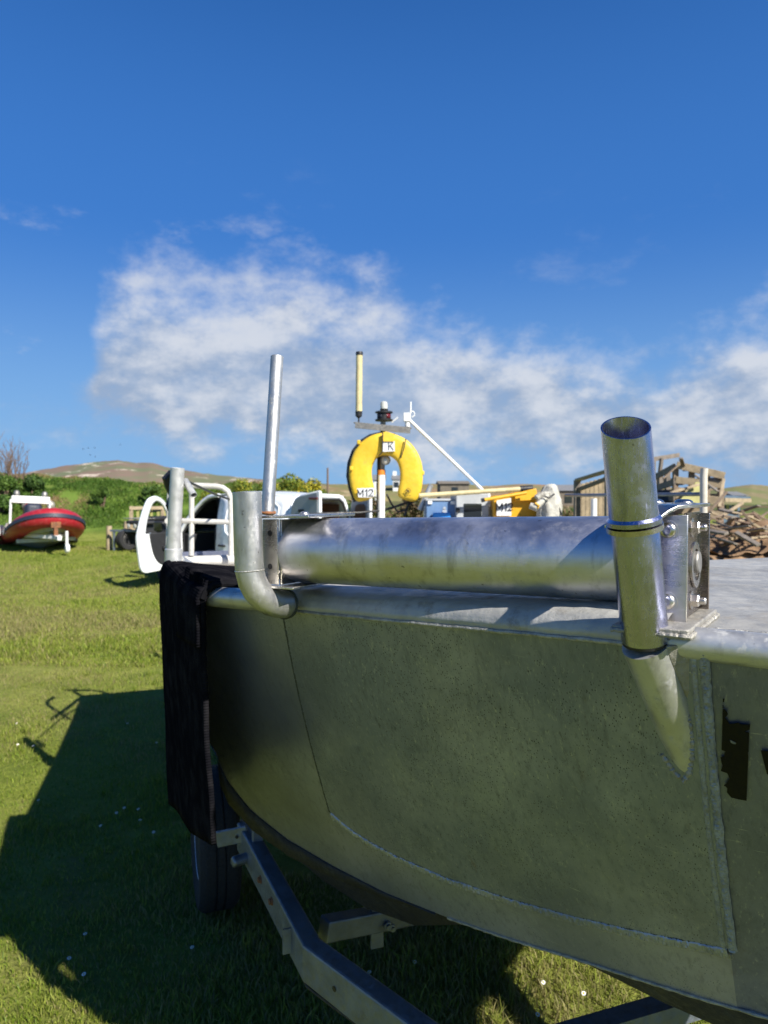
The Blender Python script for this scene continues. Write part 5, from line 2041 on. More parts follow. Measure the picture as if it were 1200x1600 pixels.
tpth = tubepath()
mb = MB(RM)
rs = [0.235] * len(tpth); rs[0] = rs[-1] = 0.12; rs[1] = rs[-2] = 0.225
mb.tube(tpth, rs, 22)
mb.build("inflated_tube", M['red'], rib, angle=60)
mb = MB(RM)
n_ = len(tpth)
for i in range(n_ - 1):
    a, b = tpth[i], tpth[i + 1]
def outw(i):
    t = (tpth[min(i + 1, n_ - 1)] - tpth[max(i - 1, 0)]).normalized()
    return V(t.y, -t.x, 0).normalized()
up1 = [tpth[i] + outw(i) * 0.222 + V(0, 0, 0.085) for i in range(n_)]
lo1 = [tpth[i] + outw(i) * 0.238 + V(0, 0, -0.01) for i in range(n_)]
up2 = [p - outw(i) * 0.05 for i, p in enumerate(up1)]
lo2 = [p - outw(i) * 0.05 for i, p in enumerate(lo1)]
vs = up1 + lo1
ex1 = [p + outw(i) * 0.022 for i, p in enumerate(up1)]
ex2 = [p + outw(i) * 0.022 for i, p in enumerate(lo1)]
vs = up2 + ex1 + ex2 + lo2
mb.add(vs, [(r * n_ + i, r * n_ + i + 1, (r + 1) * n_ + i + 1, (r + 1) * n_ + i) for r in range(3) for i in range(n_ - 1)])
mb.build("rubbing_strake", M['navy'], rib, angle=40)
mb = MB(RM)
kx = [(-2.2, 0.60, -0.50), (-1.2, 0.62, -0.50), (0.0, 0.62, -0.47), (0.9, 0.60, -0.40), (1.4, 0.50, -0.26), (1.8, 0.26, -0.06), (2.05, 0.03, 0.12)]
vs = []
for x, hw, zk in kx:
    e = 0.0 if x < 1 else 0.14 * (x - 1)
    vs += [V(x, -hw, -0.12 + e), V(x, -hw * .80, -0.24 + e), V(x, 0, zk), V(x, hw * .80, -0.24 + e), V(x, hw, -0.12 + e)]
fs = [(i * 5 + k, i * 5 + k + 1, i * 5 + 6 + k, i * 5 + 5 + k) for i in range(len(kx) - 1) for k in range(4)]
fs += [(0, 1, 2, 3, 4)]
mb.add(vs, fs)
mb.build("hull", M['gelcoat'], rib, angle=25)
mb = MB(RM)
mb.box(V(-0.9, 0, -0.1), (2.6, 1.15, 0.05))
mb.build("deck", M['navy'], rib)
mb = MB(RM)
ay = 0.50
mb.tube([V(-1.75, -ay, -0.1), V(-1.62, -ay, 1.06), V(-1.60, -ay + .10, 1.16)], 0.032, 10)
mb.tube([V(-1.75, ay, -0.1), V(-1.62, ay, 1.06), V(-1.60, ay - .10, 1.16)], 0.032, 10)
mb.box(V(-1.60, 0, 1.08), (0.14, 0.98, 0.20))
ar = mb.build("arch", M['white'], rib, bevel=0.02)
for yy in (-0.36, 0.36):
    mb = MB(RM)
    mb.lathe([(0.03, 0), (0.075, 0.02), (0.08, 0.10), (0.05, 0.15)], V(-1.60, yy, 1.18), Z, 14)
    mb.build("arch_lamp", M['alloy'], ar)
mb = MB(RM)
mb.box(V(-0.75, -0.06, 0.48), (0.45, 0.42, 0.78))
mb.build("console", M['navy'], rib, bevel=0.12, segs=4)
mb = MB(RM)
mb.box(V(-2.15, 0.12, 0.80), (0.55, 0.46, 0.50))
og = mb.build("outboard_engine", M['red'], rib, bevel=0.13, segs=4)
mb = MB(RM)
mb.box(V(-1.872, 0.12, 0.82), (0.012, 0.24, 0.09))
mb.build("cowling_badge", M['white'], og, bevel=0.01)
mb = MB(RM)
mb.box(V(-2.25, 0, -0.1), (0.22, 0.16, 0.9))
mb.build("engine_leg", M['trim'], og, bevel=0.05)
mb = MB(RM)
mb.tube([V(0.4, -hb - .18, 0.20), V(0.45, -hb - .26, 0.02), V(0.6, -hb - .27, -0.09)], 0.03, 8)
mb.build("grab_line", M['alloy'], rib)

def gnd(x, y, lift=0.0):
    return V(x, y, tz(x, y) + lift)


rt = thing("boat_trailer", "pale painted trailer with rusty winch post under the red inflatable", "trailer", V(org.x, org.y, gz))


def rt_(x, y, z):
    p = org + rf_ * x + rl_ * y
    return V(p.x, p.y, gz + z)


mb = MB()
mb.bar(rt_(-1.4, 0, .42), rt_(2.75, 0, .36), 0.09, 0.09)
mb.build("spine_beam", M['white'], rt, bevel=0.005)
for yy in (-0.75, 0.75):
    mb = MB()
    mb.bar(rt_(-1.2, yy, .38), rt_(0.7, yy, .38), 0.07, 0.08)
    mb.bar(rt_(0.7, yy, .38), rt_(2.2, 0.02 * yy, .36), 0.07, 0.08)
    mb.build("side_beam", M['white'], rt)
    wheel(rt, rt_(-0.6, yy * 1.28, 0.27), rl_, 0.27, 0.16, 'white')
    mb = MB()
    mb.tube(arc(rt_(-0.6, yy * 1.28, 0.27), rf_, Z, 0.33, 0.1, math.pi - .1, 12), 0.08, 8, squash=None)
    mb.build("mudguard", M['white'], rt)
mb = MB()
mb.bar(rt_(1.35, -0.72, .24), rt_(1.35, 0.62, .26), 0.08, 0.09)
mb.build("cross_member", M['gelcoat'], rt, bevel=0.005)
mb = MB()
mb.bar(rt_(-0.6, -0.95, .27), rt_(-0.6, 0.95, .27), 0.06, 0.06)
mb.build("axle", M['galv'], rt)
mb = MB()
mb.bar(rt_(2.28, 0, .36), rt_(2.30, 0, 0.72), 0.09, 0.09, rl_)
mb.box(rt_(2.26, 0, 0.66), (0.16, 0.22, 0.14), (rf_, rl_, Z))
mb.build("winch_post", M['rust'], rt, bevel=0.01)
mb = MB()
mb.lathe([(0.05, -.10), (0.05, .10)], rt_(2.22, 0, 0.76), rl_, 14)
mb.build("winch_drum", M['gelcoat'], rt)
mb = MB()
mb.tube([rt_(2.62, 0.18, 0.12), rt_(2.62, 0.18, 0.52)], 0.032, 10)
jo = mb.build("jockey_stem", M['white'], rt)
mb = MB()
mb.lathe([(0.05, -.05), (0.10, -.04), (0.11, 0), (0.10, .04), (0.05, .05)], rt_(2.66, 0.18, 0.11), rl_, 20)
mb.build("jockey_wheel", M['white'], jo)
mb = MB()
for x_, y_ in ((0.75, -0.5), (0.75, 0.5), (-0.9, -0.5), (-0.9, 0.5)):
    mb.bar(rt_(x_, y_, .38), rt_(x_, y_, .56), 0.07, 0.07, rl_)
mb.build("bunk_post", M['galv'], rt)
mb = MB()
mb.box(rt_(-1.55, -0.8, 0.42), (0.06, 0.28, 0.20), (rf_, rl_, Z))
mb.build("tail_board", M['navy'], rt, bevel=0.01)

# ================================================================== behind the van: quad bike, timber hurdle, posts
def gat(px, y):
    x = (px - 600) / F * y
    return V(x, y, tz(x, y))


qd = thing("quad_bike", "dark quad bike parked behind the open van door by a timber hurdle", "quad bike", gat(214, 17.6))
q0 = gat(243, 17.9)
qx = V(-0.55, -0.83, 0).normalized(); qy = V(-qx.y, qx.x, 0)


def Q(x, y, z):
    return q0 + qx * x + qy * y + Z * z


mb = MB()
mb.box(Q(0.0, 0, .55), (1.0, .36, .22), (qx, qy, Z))
mb.box(Q(0.45, 0, .70), (.45, .62, .10), (qx, qy, Z))
mb.box(Q(-.48, 0, .72), (.5, .68, .10), (qx, qy, Z))
qb = mb.build("body", M['trim'], qd, bevel=0.06, segs=3)
mb = MB()
mb.box(Q(-.12, 0, .78), (.6, .28, .12), (qx, qy, Z))
mb.build("seat", M['black'], qd, bevel=0.05, segs=3)
mb = MB()
mb.tube([Q(.30, 0, .66), Q(.22, 0, .95)], 0.03, 8)
mb.tube([Q(.16, -.36, .99), Q(.22, -.12, .96), Q(.22, .12, .96), Q(.16, .36, .99)], 0.018, 8)
mb.build("handlebar", M['black'], qd)
mb = MB()
for yy in (-.30, -.15, 0, .15, .30):
    mb.tube([Q(.25, yy, .80), Q(.72, yy, .80)], 0.012, 6)
mb.tube([Q(.72, -.32, .80), Q(.72, .32, .80)], 0.012, 6)
mb.build("front_rack", M['alloy'], qd)
for x in (.55, -.55):
    for yy in (-.42, .42):
        wheel(qd, Q(x, yy, .27), qy, .27, .22, 'alloy')
mb = MB()
mb.lathe([(.05, 0), (.06, .02), (.04, .03)], Q(.70, .12, .62), qx, 14)
mb.lathe([(.05, 0), (.06, .02), (.04, .03)], Q(.70, -.12, .62), qx, 14)
mb.build("headlight", M['lens'], qd)

hd = thing("timber_hurdle", "small timber hurdle of posts and rails standing behind the quad bike", "fence", gat(232, 19.4))
hp0, hp1 = gat(202, 19.2), gat(268, 19.8)
for k, px in enumerate((203, 252, 268)):
    b = gat(px, 19.2 + (px - 202) / 66 * .6)
    mb = MB()
    mb.bar(b - V(0, 0, .1), b + V(0.04, 0, 1.05), 0.085, 0.085, V(0, 1, 0))
    mb.build("post", M['wood2'], hd, bevel=0.006)
for z in (1.0, 0.42):
    mb = MB()
    mb.bar(hp0 + V(0.02, -.06, z), hp1 + V(0, -.06, z), 0.035, 0.09)
    mb.build("rail", M['wood2'], hd, bevel=0.004)
mb = MB()
for t in (.2, .34, .52, .68, .84):
    p = hp0.lerp(hp1, t)
    mb.bar(p + V(0, -.02, .42), p + V(0, -.02, 1.0), 0.07, 0.025, V(0, 1, 0))
mb.build("paling", M['greenwood'], hd, bevel=0.003)

fp_ = [(170, 17.8, 0.60, 'standing alone left of the quad bike'), (26, 21.0, 0.62, 'standing left of the red inflatable'), (196, 19.0, 0.65, 'leaning beside the timber hurdle')]
for px, y, h, w in fp_:
    b = gat(px, y)
    mb = MB()
    mb.tube([b - V(0, 0, .15), b + V(0, 0, h * .5), b + V(0.03 if 'lean' in w else 0.0, 0, h)], [0.075, 0.072, 0.068], 10)
    o = mb.build("fence_post", M['wood2'], None, angle=40)
    tag(o, "short round timber post " + w, "post", "old fence posts in the field")
b0, b1 = at(172, 829, 17.6), at(213, 829.5, 17.5)
mb = MB()
mb.bar(b0, b1, 0.05, 0.05)
mb.bar(V(b0.x + .1, b0.y, tz(b0.x, b0.y)), V(b0.x + .1, b0.y, b0.z), 0.05, 0.05, V(0, 1, 0))
o = mb.build("drawbar", M['galv'], None, bevel=0.004)
tag(o, "pale metal drawbar propped on the grass between post and quad bike", "drawbar")
# two pale stones on the bank
for px, py, y, s in ((53, 746, 23.5, .16), (44, 757, 23.2, .18), (79, 757, 23.4, .12)):
    p = at(px, py, y)
    p.z = tz(p.x, p.y) + s * .4
    mb = MB()
    mb.grid(lambda u, v: p + V(math.cos(6.283 * u) * math.sin(math.pi * v), math.sin(6.283 * u) * math.sin(math.pi * v), 1.3 * math.cos(math.pi * v)) * s * (0.8 + 0.6 * float(fbm(np.array(u * 5 + px), np.array(v * 5.0), 3, 2))), 14, 9)
    o = mb.build("stone", M['oxide'], None)
    tag(o, "pale stone showing in the grassy bank above the red inflatable", "stone", "pale stones in the bank")

# ================================================================== right: earth bank, timber heap, pallets, far buildings
eb = MB()


def ebfn(u, v):
    x = 3.75 + 11 * u
    y0 = 8.9 + 0.10 * (x - 4)
    h = 0.98 + 0.35 * (float(fbm(np.array(x * .8), np.array(2.0), 3, 41)) - .45)
    prof = [(0, -0.15), (.35, .35), (.8, .72), (1.3, .93), (2.0, 1.0), (3.2, .95), (4.5, .55), (6, -0.15)]
    k = v * 7; i = min(int(k), 6)
    d = prof[i][0] + (prof[i + 1][0] - prof[i][0]) * (k - i)
    z = prof[i][1] + (prof[i + 1][1] - prof[i][1]) * (k - i)
    fade = min(1, u / .06)
    nn = float(fbm(np.array(x * 1.6), np.array((y0 + d) * 1.6), 5, 33)) - .47
    n3 = float(fbm(np.array(x * 6), np.array((y0 + d) * 6), 3, 35)) - .44
    return V(x, y0 + d + nn * .25, (z * h + nn * .45 * (z > 0) + n3 * .22 * (z > 0)) * fade + -.15 * (1 - fade))


eb.grid(ebfn, 170, 70)
ebo = eb.build("earth_bank", M['earth'], None, angle=180)
tag(ebo, kind='structure')


def eheight(x, y):
    u = (x - 3.75) / 11
    y0 = 8.9 + 0.10 * (x - 4)
    return 1.02


wp_ = ['wood', 'wood2', 'wood3']


def plank(mb, a, b, w, h, up=Z):
    mb.bar(a, b, w, h, up)


# broken boards lying on the bank
BO = [((1106, 822), (1160, 838), 9.9), ((1110, 800), (1140, 812), 11.2), ((1112, 838), (1150, 850), 9.6), ((1158, 797), (1178, 822), 10.3), ((1166, 806), (1205, 822), 10.6),
      ((1150, 832), (1185, 852), 9.6), ((1108, 812), (1128, 805), 10.8), ((1175, 818), (1206, 835), 10.0), ((1120, 828), (1172, 822), 10.1), ((1130, 806), (1168, 812), 10.9),
      ((1142, 800), (1192, 808), 11.0), ((1106, 829), (1135, 834), 9.8), ((1182, 812), (1200, 800), 11.4), ((1150, 818), (1176, 806), 10.5), ((1116, 816), (1150, 826), 10.3),
      ((1196, 822), (1215, 840), 9.8), ((1160, 842), (1200, 838), 9.7), ((1125, 796), (1152, 803), 11.6), ((1108, 806), (1132, 820), 10.6), ((1140, 842), (1170, 833), 9.9),
      ((1170, 830), (1196, 826), 10.0), ((1104, 798), (1118, 804), 11.8), ((1185, 828), (1212, 818), 10.2), ((1134, 822), (1146, 808), 10.6),
      ((1036, 748), (1058, 728), 12.7), ((1048, 770), (1092, 757), 12.3), ((1086, 742), (1122, 768), 12.4), ((1108, 800), (1136, 768), 11.8), ((1124, 792), (1131, 748), 12.2),
      ((1070, 735), (1064, 716), 13.1), ((1092, 794), (1108, 764), 12.2), ((1128, 806), (1160, 786), 11.6), ((1150, 802), (1186, 790), 11.5), ((1176, 800), (1200, 814), 11.2)]
for k, (a, b, y) in enumerate(BO):
    p, q = at(a[0], a[1], y), at(b[0], b[1], y + 0.5 * math.sin(k * 2.1))
    mb = MB()
    mb.bar(p, q, 0.036 + 0.016 * (k % 3), 0.022 + 0.012 * (k % 2), V(0.3 * math.sin(k), -0.2, 1).normalized())
    o = mb.build("broken_board", M[wp_[k % 3]], None, bevel=0.004)
    tag(o, "weathered broken board lying in the tangled heap on the earth bank", "board", "broken boards on the earth bank")
# brushwood under the boards: tangle of roots and twigs
mb = MB()
rr2 = random.Random(5)
for k in range(150):
    x = rr2.uniform(4.3, 7.6); y = rr2.uniform(10.0, 11.4)
    z = rr2.uniform(0.95, 1.32) - 0.05 * abs(y - 10.8)
    L = rr2.uniform(.2, .7); a = rr2.uniform(0, 6.28)
    p = V(x, y, z); d = V(math.cos(a), math.sin(a), rr2.uniform(-.35, .45)) * L
    mb.tube([p, p + d * .5 + V(rr2.uniform(-.06, .06), 0, rr2.uniform(-.05, .08)), p + d], [rr2.uniform(.012, .035), .018, .008], 5)
o = mb.build("brushwood", M['bark'], None)
tag(o, "tangle of roots and brushwood among the boards on the earth bank", "brushwood", kind='stuff')
mb = MB()
mb.grid(lambda u, v: V(4.2 + 3.6 * u, 10.0 + 1.7 * v, 0.85 + (0.30 * math.sin(math.pi * u) + .05) * math.sin(math.pi * v) + 0.5 * (float(fbm(np.array(u * 9), np.array(v * 5), 4, 77)) - .45)), 60, 26)
o = mb.build("rubbish_heap", M['earth'], None, angle=180)
tag(o, kind='structure')

# old slatted timber crate of pallets
Y0 = 13.0
pc = thing("slatted_crate", "big weathered crate knocked together from pallet boards beyond the earth bank", "crate", V(at(1080, 800, Y0).x, Y0, 0.6))
A = at(1056, 724, Y0); B = at(1131, 741, Y0 - 0.25)
Ab, Bb = V(A.x, A.y, 0.45), V(B.x, B.y, 0.45)
Lk = at(1012, 748, Y0 + 1.9); Lkb = V(Lk.x, Lk.y, 0.6)
ex = (Bb - Ab).normalized()
mb = MB()
mb.bar(A + V(0, -.03, -.03), B + V(0, -.03, -.03), 0.05, 0.13)
for s_ in (0.30, .58, .84, 1.08):
    mb.bar(A + V(0, 0, -s_ + 0.0), V(B.x, B.y, A.z - s_ - .10), 0.022, 0.125)
pcf = mb.build("front_slats", M['wood2'], pc, bevel=0.003)
mb = MB()
for t in (0.02, .36, .68, .97):
    p = Ab.lerp(Bb, t)
    top_ = A.lerp(B, t)
    mb.bar(V(p.x, p.y + .05, p.z - .4), V(p.x, p.y + .05, top_.z - .08), 0.09, 0.08, V(0, 1, 0))
mb.build("front_posts", M['wood'], pc, bevel=0.004)
mb = MB()
for s_ in (0.06, .34, .62, .90):
    mb.bar(A + V(-.02, 0, -s_), Lk + V(0, 0, -s_ * .75), 0.03, 0.12)
for t in (.1, .35, .6, .85):
    p = Ab.lerp(Lkb, t); tp2 = A.lerp(Lk, t)
    mb.bar(V(p.x + .05, p.y, p.z - .4), V(tp2.x + .05, tp2.y, tp2.z), 0.08, 0.09, V(0, 1, 0))
mb.build("side_slats", M['wood3'], pc, bevel=0.003)
mb = MB()
for s_ in (0.1, .4, .7, 1.0):
    mb.bar(V(B.x, B.y + 1.7, B.z - s_), V(Lk.x + .3, Lk.y + .8, Lk.z - s_), 0.03, 0.16)
    mb.bar(B + V(0, 0, -s_), V(B.x + .15, B.y + 1.7, B.z - s_), 0.03, 0.10)
mb.build("back_slats", M['wood3'], pc, bevel=0.003)
mb = MB()
mb.plate([at(1052, 793, Y0 - .3), at(1094, 790, Y0 - .35), at(1096, 754, Y0 - .2), at(1088, 753, Y0 - .2)], V(0, .03, 0))
o = mb.build("sheet_board", M['greenwood'], None, bevel=0.003)
tag(o, "yellow green triangular board leaning on the slatted crate", "board")
mb = MB()
mb.plate([at(1010, 786, Y0 + .6), at(1052, 783, Y0 + .2), at(1072, 764, Y0 + .0), at(1010, 766, Y0 + .9)], V(0, .08, -.1))
o = mb.build("dark_sheet", M['trim'], None, bevel=0.003)
tag(o, "dark sheet lying against the left side of the slatted crate", "sheet")
lf = thing("timber_trestle", "thin timber trestle sticking up behind the slatted crate", "trestle", at(1030, 740, 15.0))
mb = MB()
mb.bar(at(1018, 718, 15), at(1061, 711, 15.2), 0.05, 0.09)
mb.build("top_rail", M['wood3'], lf, bevel=0.003)
mb = MB()
mb.bar(at(1030, 745, 15), at(1034, 716, 15), 0.05, 0.11, V(0, 1, 0))
mb.bar(at(1020, 800, 15), at(1022, 720, 15), 0.05, 0.09, V(0, 1, 0))
mb.bar(at(1030, 815, 15), at(1030, 740, 15), 0.05, 0.09, V(0, 1, 0))
mb.build("upright", M['wood3'], lf, bevel=0.003)

# slatted timber screen left of the polished post
scn = thing("slatted_screen", "tall slatted timber screen standing behind the side rail", "fence", gat(925, 13.5))
sa, sb = at(902, 752, 12.6), at(952, 737, 11.4)
sab, sbb = V(sa.x, sa.y, tz(sa.x, sa.y)), V(sb.x, sb.y, tz(sb.x, sb.y))
mb = MB()
for k in range(8):
    t = (k + .2) / 7.5
    p, q = sab.lerp(sbb, t), sa.lerp(sb, t)
    mb.bar(p + V(.05, .06, 0), q + V(.05, .06, -.06), 0.075, 0.022, V(0, 1, 0))
mb.build("slats", M['wood2'], scn, bevel=0.003)
for t in (0.0, 0.98):
    p, q = sab.lerp(sbb, t), sa.lerp(sb, t)
    mb = MB()
    mb.bar(p - V(0, 0, .1), q + V(0, 0, .02), 0.10, 0.12, V(0, 1, 0))
    mb.build("post", M['wood3'], scn, bevel=0.004)
mb = MB()
mb.bar(sa + V(0, 0, .02), sb + V(0, 0, .02), 0.10, 0.045)
mb.build("cap_rail", M['wood2'], scn, bevel=0.004)
mb = MB()
mb.bar(sa + V(0, .03, -.16), sb + V(0, .03, -.10), 0.03, 0.07)
mb.bar(sab + V(0, .03, .3), sbb + V(0, .03, .3), 0.03, 0.09)
mb.build("cross_rail", M['wood'], scn, bevel=0.004)

# low blue shed behind the crate
sh = thing("field_shed", "low blue sheeted shed with flat overhanging roof beyond the crate", "shed", gat(1150, 19))
s0, s1 = at(1129, 779, 18.4), at(1158, 780, 19.2)
mb = MB()
mb.plate([s0 + V(-.1, -.3, 0), s1 + V(.1, -.3, 0), s1 + V(.1, 2.2, .06), s0 + V(-.1, 2.2, .06)], V(0, 0, .07))
mb.build("roof", M['shedblue'], sh, bevel=0.004)
mb = MB()
mb.bar(s0 + V(-.1, -.32, -.03), s1 + V(.1, -.32, -.03), .03, .10)
mb.build("fascia", M['wood2'], sh)
mb = MB()
mb.bar(V(s0.x, s0.y + .1, (s0.z) / 2 - .1), V(s1.x, s1.y + .1, s1.z / 2 - .1), .04, s0.z * .9)
mb.build("wall", M['shedblue'], sh)
mb = MB()
for t, w in ((.22, .16), (.62, .22)):
    p, q = s0.lerp(s1, t), s0.lerp(s1, t + w)
    mb.bar(V(p.x, p.y + .06, p.z - .28), V(q.x, q.y + .06, q.z - .28), .03, .24)
mb.build("window", M['glass'], sh)


def house(name, label, px0, px1, pyt, y, wallm, roofm, rh, d=6, ch=True, group=None):
    a = (px0 - 600) / F * y; b = (px1 - 600) / F * y
    top_ = H + (767 - pyt) / F * y
    g = tz((a + b) / 2, y)
    t = thing(name, label, "house" if name == 'house' else "barn", V((a + b) / 2, y, 0), group)
    ev = top_ - rh
    mb = MB()
    mb.box(V((a + b) / 2, y + d / 2, ev / 2 - 1), (b - a, d, ev + 2))
    mb.build("wall", M[wallm], t)
    mb = MB()
    o = .25
    mb.plate([V(a - o, y - o, ev - .05), V(a - o, y + d + o, ev - .05), V(a - o, y + d / 2, top_)], V(b - a + 2 * o, 0, 0))
    rf2 = mb.build("roof", M[roofm], t, smooth=False)
    if ch:
        mb = MB()
        mb.box(V(b - .8, y + d / 2, top_ + .2), (.7, .6, 1.1))
        mb.build("chimney", M[wallm], rf2)
    mb = MB()
    nwin = max(1, int((b - a) / 3))
    for k in range(nwin):
        mb.box(V(a + (k + .5) * (b - a) / nwin, y - .01, ev - 1.0), (.9, .08, 1.0))
    mb.build("window", M['glass'], t)


house("house", "tiny white cottage seen through the lifebuoy left of the mast", 584, 601, 741, 118, 'render', 'slate', .9)
house("house", "tiny white cottage seen through the lifebuoy right of the mast", 614, 624, 742, 130, 'render', 'slate', .8)
house("barn", "long low ruined stone barn on the skyline right of the lifebuoy", 688, 733, 751, 100, 'stonewall', 'stonewall', .4, ch=False)
house("barn", "grey stone barn with slate roof beside the slatted screen", 873, 903, 757, 85, 'stonewall', 'slate', .7, ch=False)
house("barn", "small dark barn on the green ridge beyond the blue shed", 1148, 1166, 768, 95, 'stonewall', 'slate', .5, ch=False)
# telegraph pole on the skyline
p = at(512, 758, 60)
mb = MB()
mb.tube([V(p.x, p.y, 0.5), V(p.x, p.y, H + (767 - 731) / F * 60)], [.10, .07], 8)
o = mb.build("telegraph_pole", M['bark'], None)
tag(o, "thin dark pole on the skyline left of the lifebuoy", "pole")

# ================================================================== plants
def leafcloud(name, mtl, centers, n, size, cols, parent=None, squash=(1, 1, 1), up=0.0, seed=1, shell=0.55):
    """many small leaf faces spread through lumpy volumes; each leaf has its own colour"""
    g = np.random.default_rng(seed)
    cs = np.array([[c[0].x, c[0].y, c[0].z, c[1]] for c in centers])
    w = cs[:, 3] ** 2; w = w / w.sum()
    idx = g.choice(len(cs), n, p=w)
    d = g.normal(size=(n, 3)); d /= np.linalg.norm(d, axis=1)[:, None]
    r = g.uniform(shell, 1.0, n) ** 0.7
    r *= 0.85 + 0.35 * g.random(n)
    P = cs[idx, :3] + d * (cs[idx, 3] * r)[:, None] * np.array(squash)
    nrm = d + g.normal(size=(n, 3)) * 0.9 + np.array([0, 0, up])
    nrm /= np.linalg.norm(nrm, axis=1)[:, None]
    t = np.cross(nrm, g.normal(size=(n, 3))); t /= np.linalg.norm(t, axis=1)[:, None]
    b = np.cross(nrm, t)
    s = size * g.uniform(.6, 1.5, n)[:, None]
    v = np.stack([P - t * s, P + b * s * .5, P + t * s * 1.3, P - b * s * .5], 1).reshape(-1, 3)
    f = np.arange(n * 4).reshape(n, 4)
    me = bpy.data.meshes.new(name)
    me.from_pydata(v.tolist(), [], f.tolist())
    lump = np.array([g.integers(len(cols)) for _ in range(len(cs))])
    base = np.array(cols)
    k = np.where(g.random(n) < .6, lump[idx], g.integers(0, len(cols), n))
    c = base[k] * g.uniform(.7, 1.3, (n, 1))
    attr = me.color_attributes.new("tint", 'FLOAT_COLOR', 'POINT')
    full = np.ones((n * 4, 4)); full[:, :3] = np.repeat(c, 4, 0)
    attr.data.foreach_set('color', full.ravel())
    me.materials.append(M[mtl])
    o = bpy.data.objects.new(name, me)
    COL.objects.link(o)
    if parent is not None:
        o.parent = parent
        o.matrix_parent_inverse = Matrix.Translation(-parent.location)
    return o


GORSE = [(0.09, 0.14, 0.020), (0.18, 0.22, 0.028), (0.30, 0.29, 0.030), (0.13, 0.18, 0.026), (0.42, 0.36, 0.03)]
GREEN = [(0.045, 0.095, 0.016), (0.080, 0.15, 0.026), (0.12, 0.20, 0.035), (0.055, 0.105, 0.026)]
DRY = [(0.20, 0.14, 0.08), (0.14, 0.10, 0.06), (0.10, 0.10, 0.04), (0.24, 0.17, 0.10)]


def bush(label, px, pyt, y, wpx, cols, cat, name, group, seed, n=2600, size=.05, hpx=None):
    x = (px - 600) / F * y
    g0 = tz(x, y)
    top_ = H + (767 - pyt) / F * y
    w = wpx / F * y
    h = max(.4, top_ - g0)
    t = thing(name, label, cat, V(x, y, g0), group)
    rg = random.Random(seed)
    cs = []
    for k in range(14):
        a = rg.uniform(-.5, .5)
        zz = rg.uniform(.15, .80) * (1 - abs(a) * .6)
        cs.append((V(x + a * w, y + rg.uniform(-.3, .3) * w * .7, g0 + zz * h), rg.uniform(.16, .26) * min(w, h * 1.3)))
    leafcloud("foliage", 'leaf', cs, n, size, cols, t, up=.4, seed=seed)
    mb = MB()
    for k in range(6):
        c = cs[k * 2][0]
        b = V(x + (c.x - x) * .4, y + (c.y - y) * .4, g0 - .1)
        mb.tube([b, b.lerp(c, .6) + V(.03, 0, .05), c], [.035, .022, .008], 6)
    mb.build("stem", M['bark'], t)


GB = [(372, 741, 22.5, 60), (412, 746, 22.2, 46), (455, 737, 23.0, 62), (500, 752, 22.2, 50), (340, 749, 23.5, 45), (528, 766, 21.5, 44), (480, 744, 24.0, 50)]
GW = ['leftmost', 'behind the slim pole', 'behind the van roof', 'above the open rear doors', 'lowest at the left end', 'paler one at the right end', 'tallest crest']
GL = ["yellow green gorse bush right of the white stern rail", "low gorse bush just left of the slim pole", "tall flowering gorse bush right of the slim pole", "gorse bush above the open rear doors of the van",
      "small gorse bush above the curved stern rail", "low green bush left of the lifebuoy", "gorse bush behind the tall flowering one"]
for k, (px, py, y, w) in enumerate(GB):
    bush(GL[k], px, py, y, w, GORSE if k not in (3, 5) else GREEN, "bush", "gorse_bush" if k != 5 else "green_bush", "bushes behind the van", 100 + k, 5200, .040)
BL = [("dark green bush on the bank beside the bare shrub", 46, 733, 23.5, 42), ("dark bush on the bank left of the hauler post", 240, 746, 24.0, 34), ("ivy green bush at the left edge of the bank", 4, 724, 23.0, 40), ("small dark bush low on the bank behind the inflatable", 158, 752, 23.6, 20)]
for k, (l, px, py, y, w) in enumerate(BL):
    bush(l, px, py, y, w, GREEN, "bush", "green_bush", "bushes on the grassy bank", 140 + k, 4600, .042)
# dry moor scrub at the foot of the skyline, right half
SC = [(560, 762, 26, 60), (640, 764, 30, 60), (705, 766, 28, 60), (860, 770, 34, 70), (780, 768, 32, 70)]
for k, (px, py, y, w) in enumerate(SC):
    bush("dry brown scrub patch on the rough ground behind the boat's gear", px, py, y, w, DRY + GREEN[:1], "scrub", "dry_scrub", "dry scrub behind the boat", 170 + k, 1800, .07)
# bare shrub far left
bs = thing("bare_shrub", "leafless brown shrub on the crest of the bank at far left", "shrub", gat(20, 24))
rg = random.Random(9)
mb = MB()


def twig(p, d, L, r, lev):
    q = p + d * L * .5 + V(rg.uniform(-.05, .05), rg.uniform(-.05, .05), 0) * L
    e = p + d * L + V(rg.uniform(-.08, .08), 0, .02) * L
    mb.tube([p, q, e], [r, r * .75, r * .4], 5, cap=False)
    if lev > 0:
        for k in range(3 if lev > 1 else 4):
            b = p.lerp(e, rg.uniform(.25, .95))
            nd = (d + V(rg.uniform(-.55, .55), rg.uniform(-.5, .5), rg.uniform(0, .4))).normalized()
            twig(b, nd, L * rg.uniform(.4, .7), r * .55, lev - 1)


for k in range(15):
    b = gat(4 + 40 * rg.random(), 24 + rg.uniform(-.4, .4)) - V(0, 0, .1)
    hh_ = 1.5 if b.x < gat(24, 24).x else 1.05
    twig(b, V(rg.uniform(-.25, .2), rg.uniform(-.2, .2), 1).normalized(), hh_ * rg.uniform(.7, 1.05), .022, 3)
mb.build("branches", M['bark'], bs)
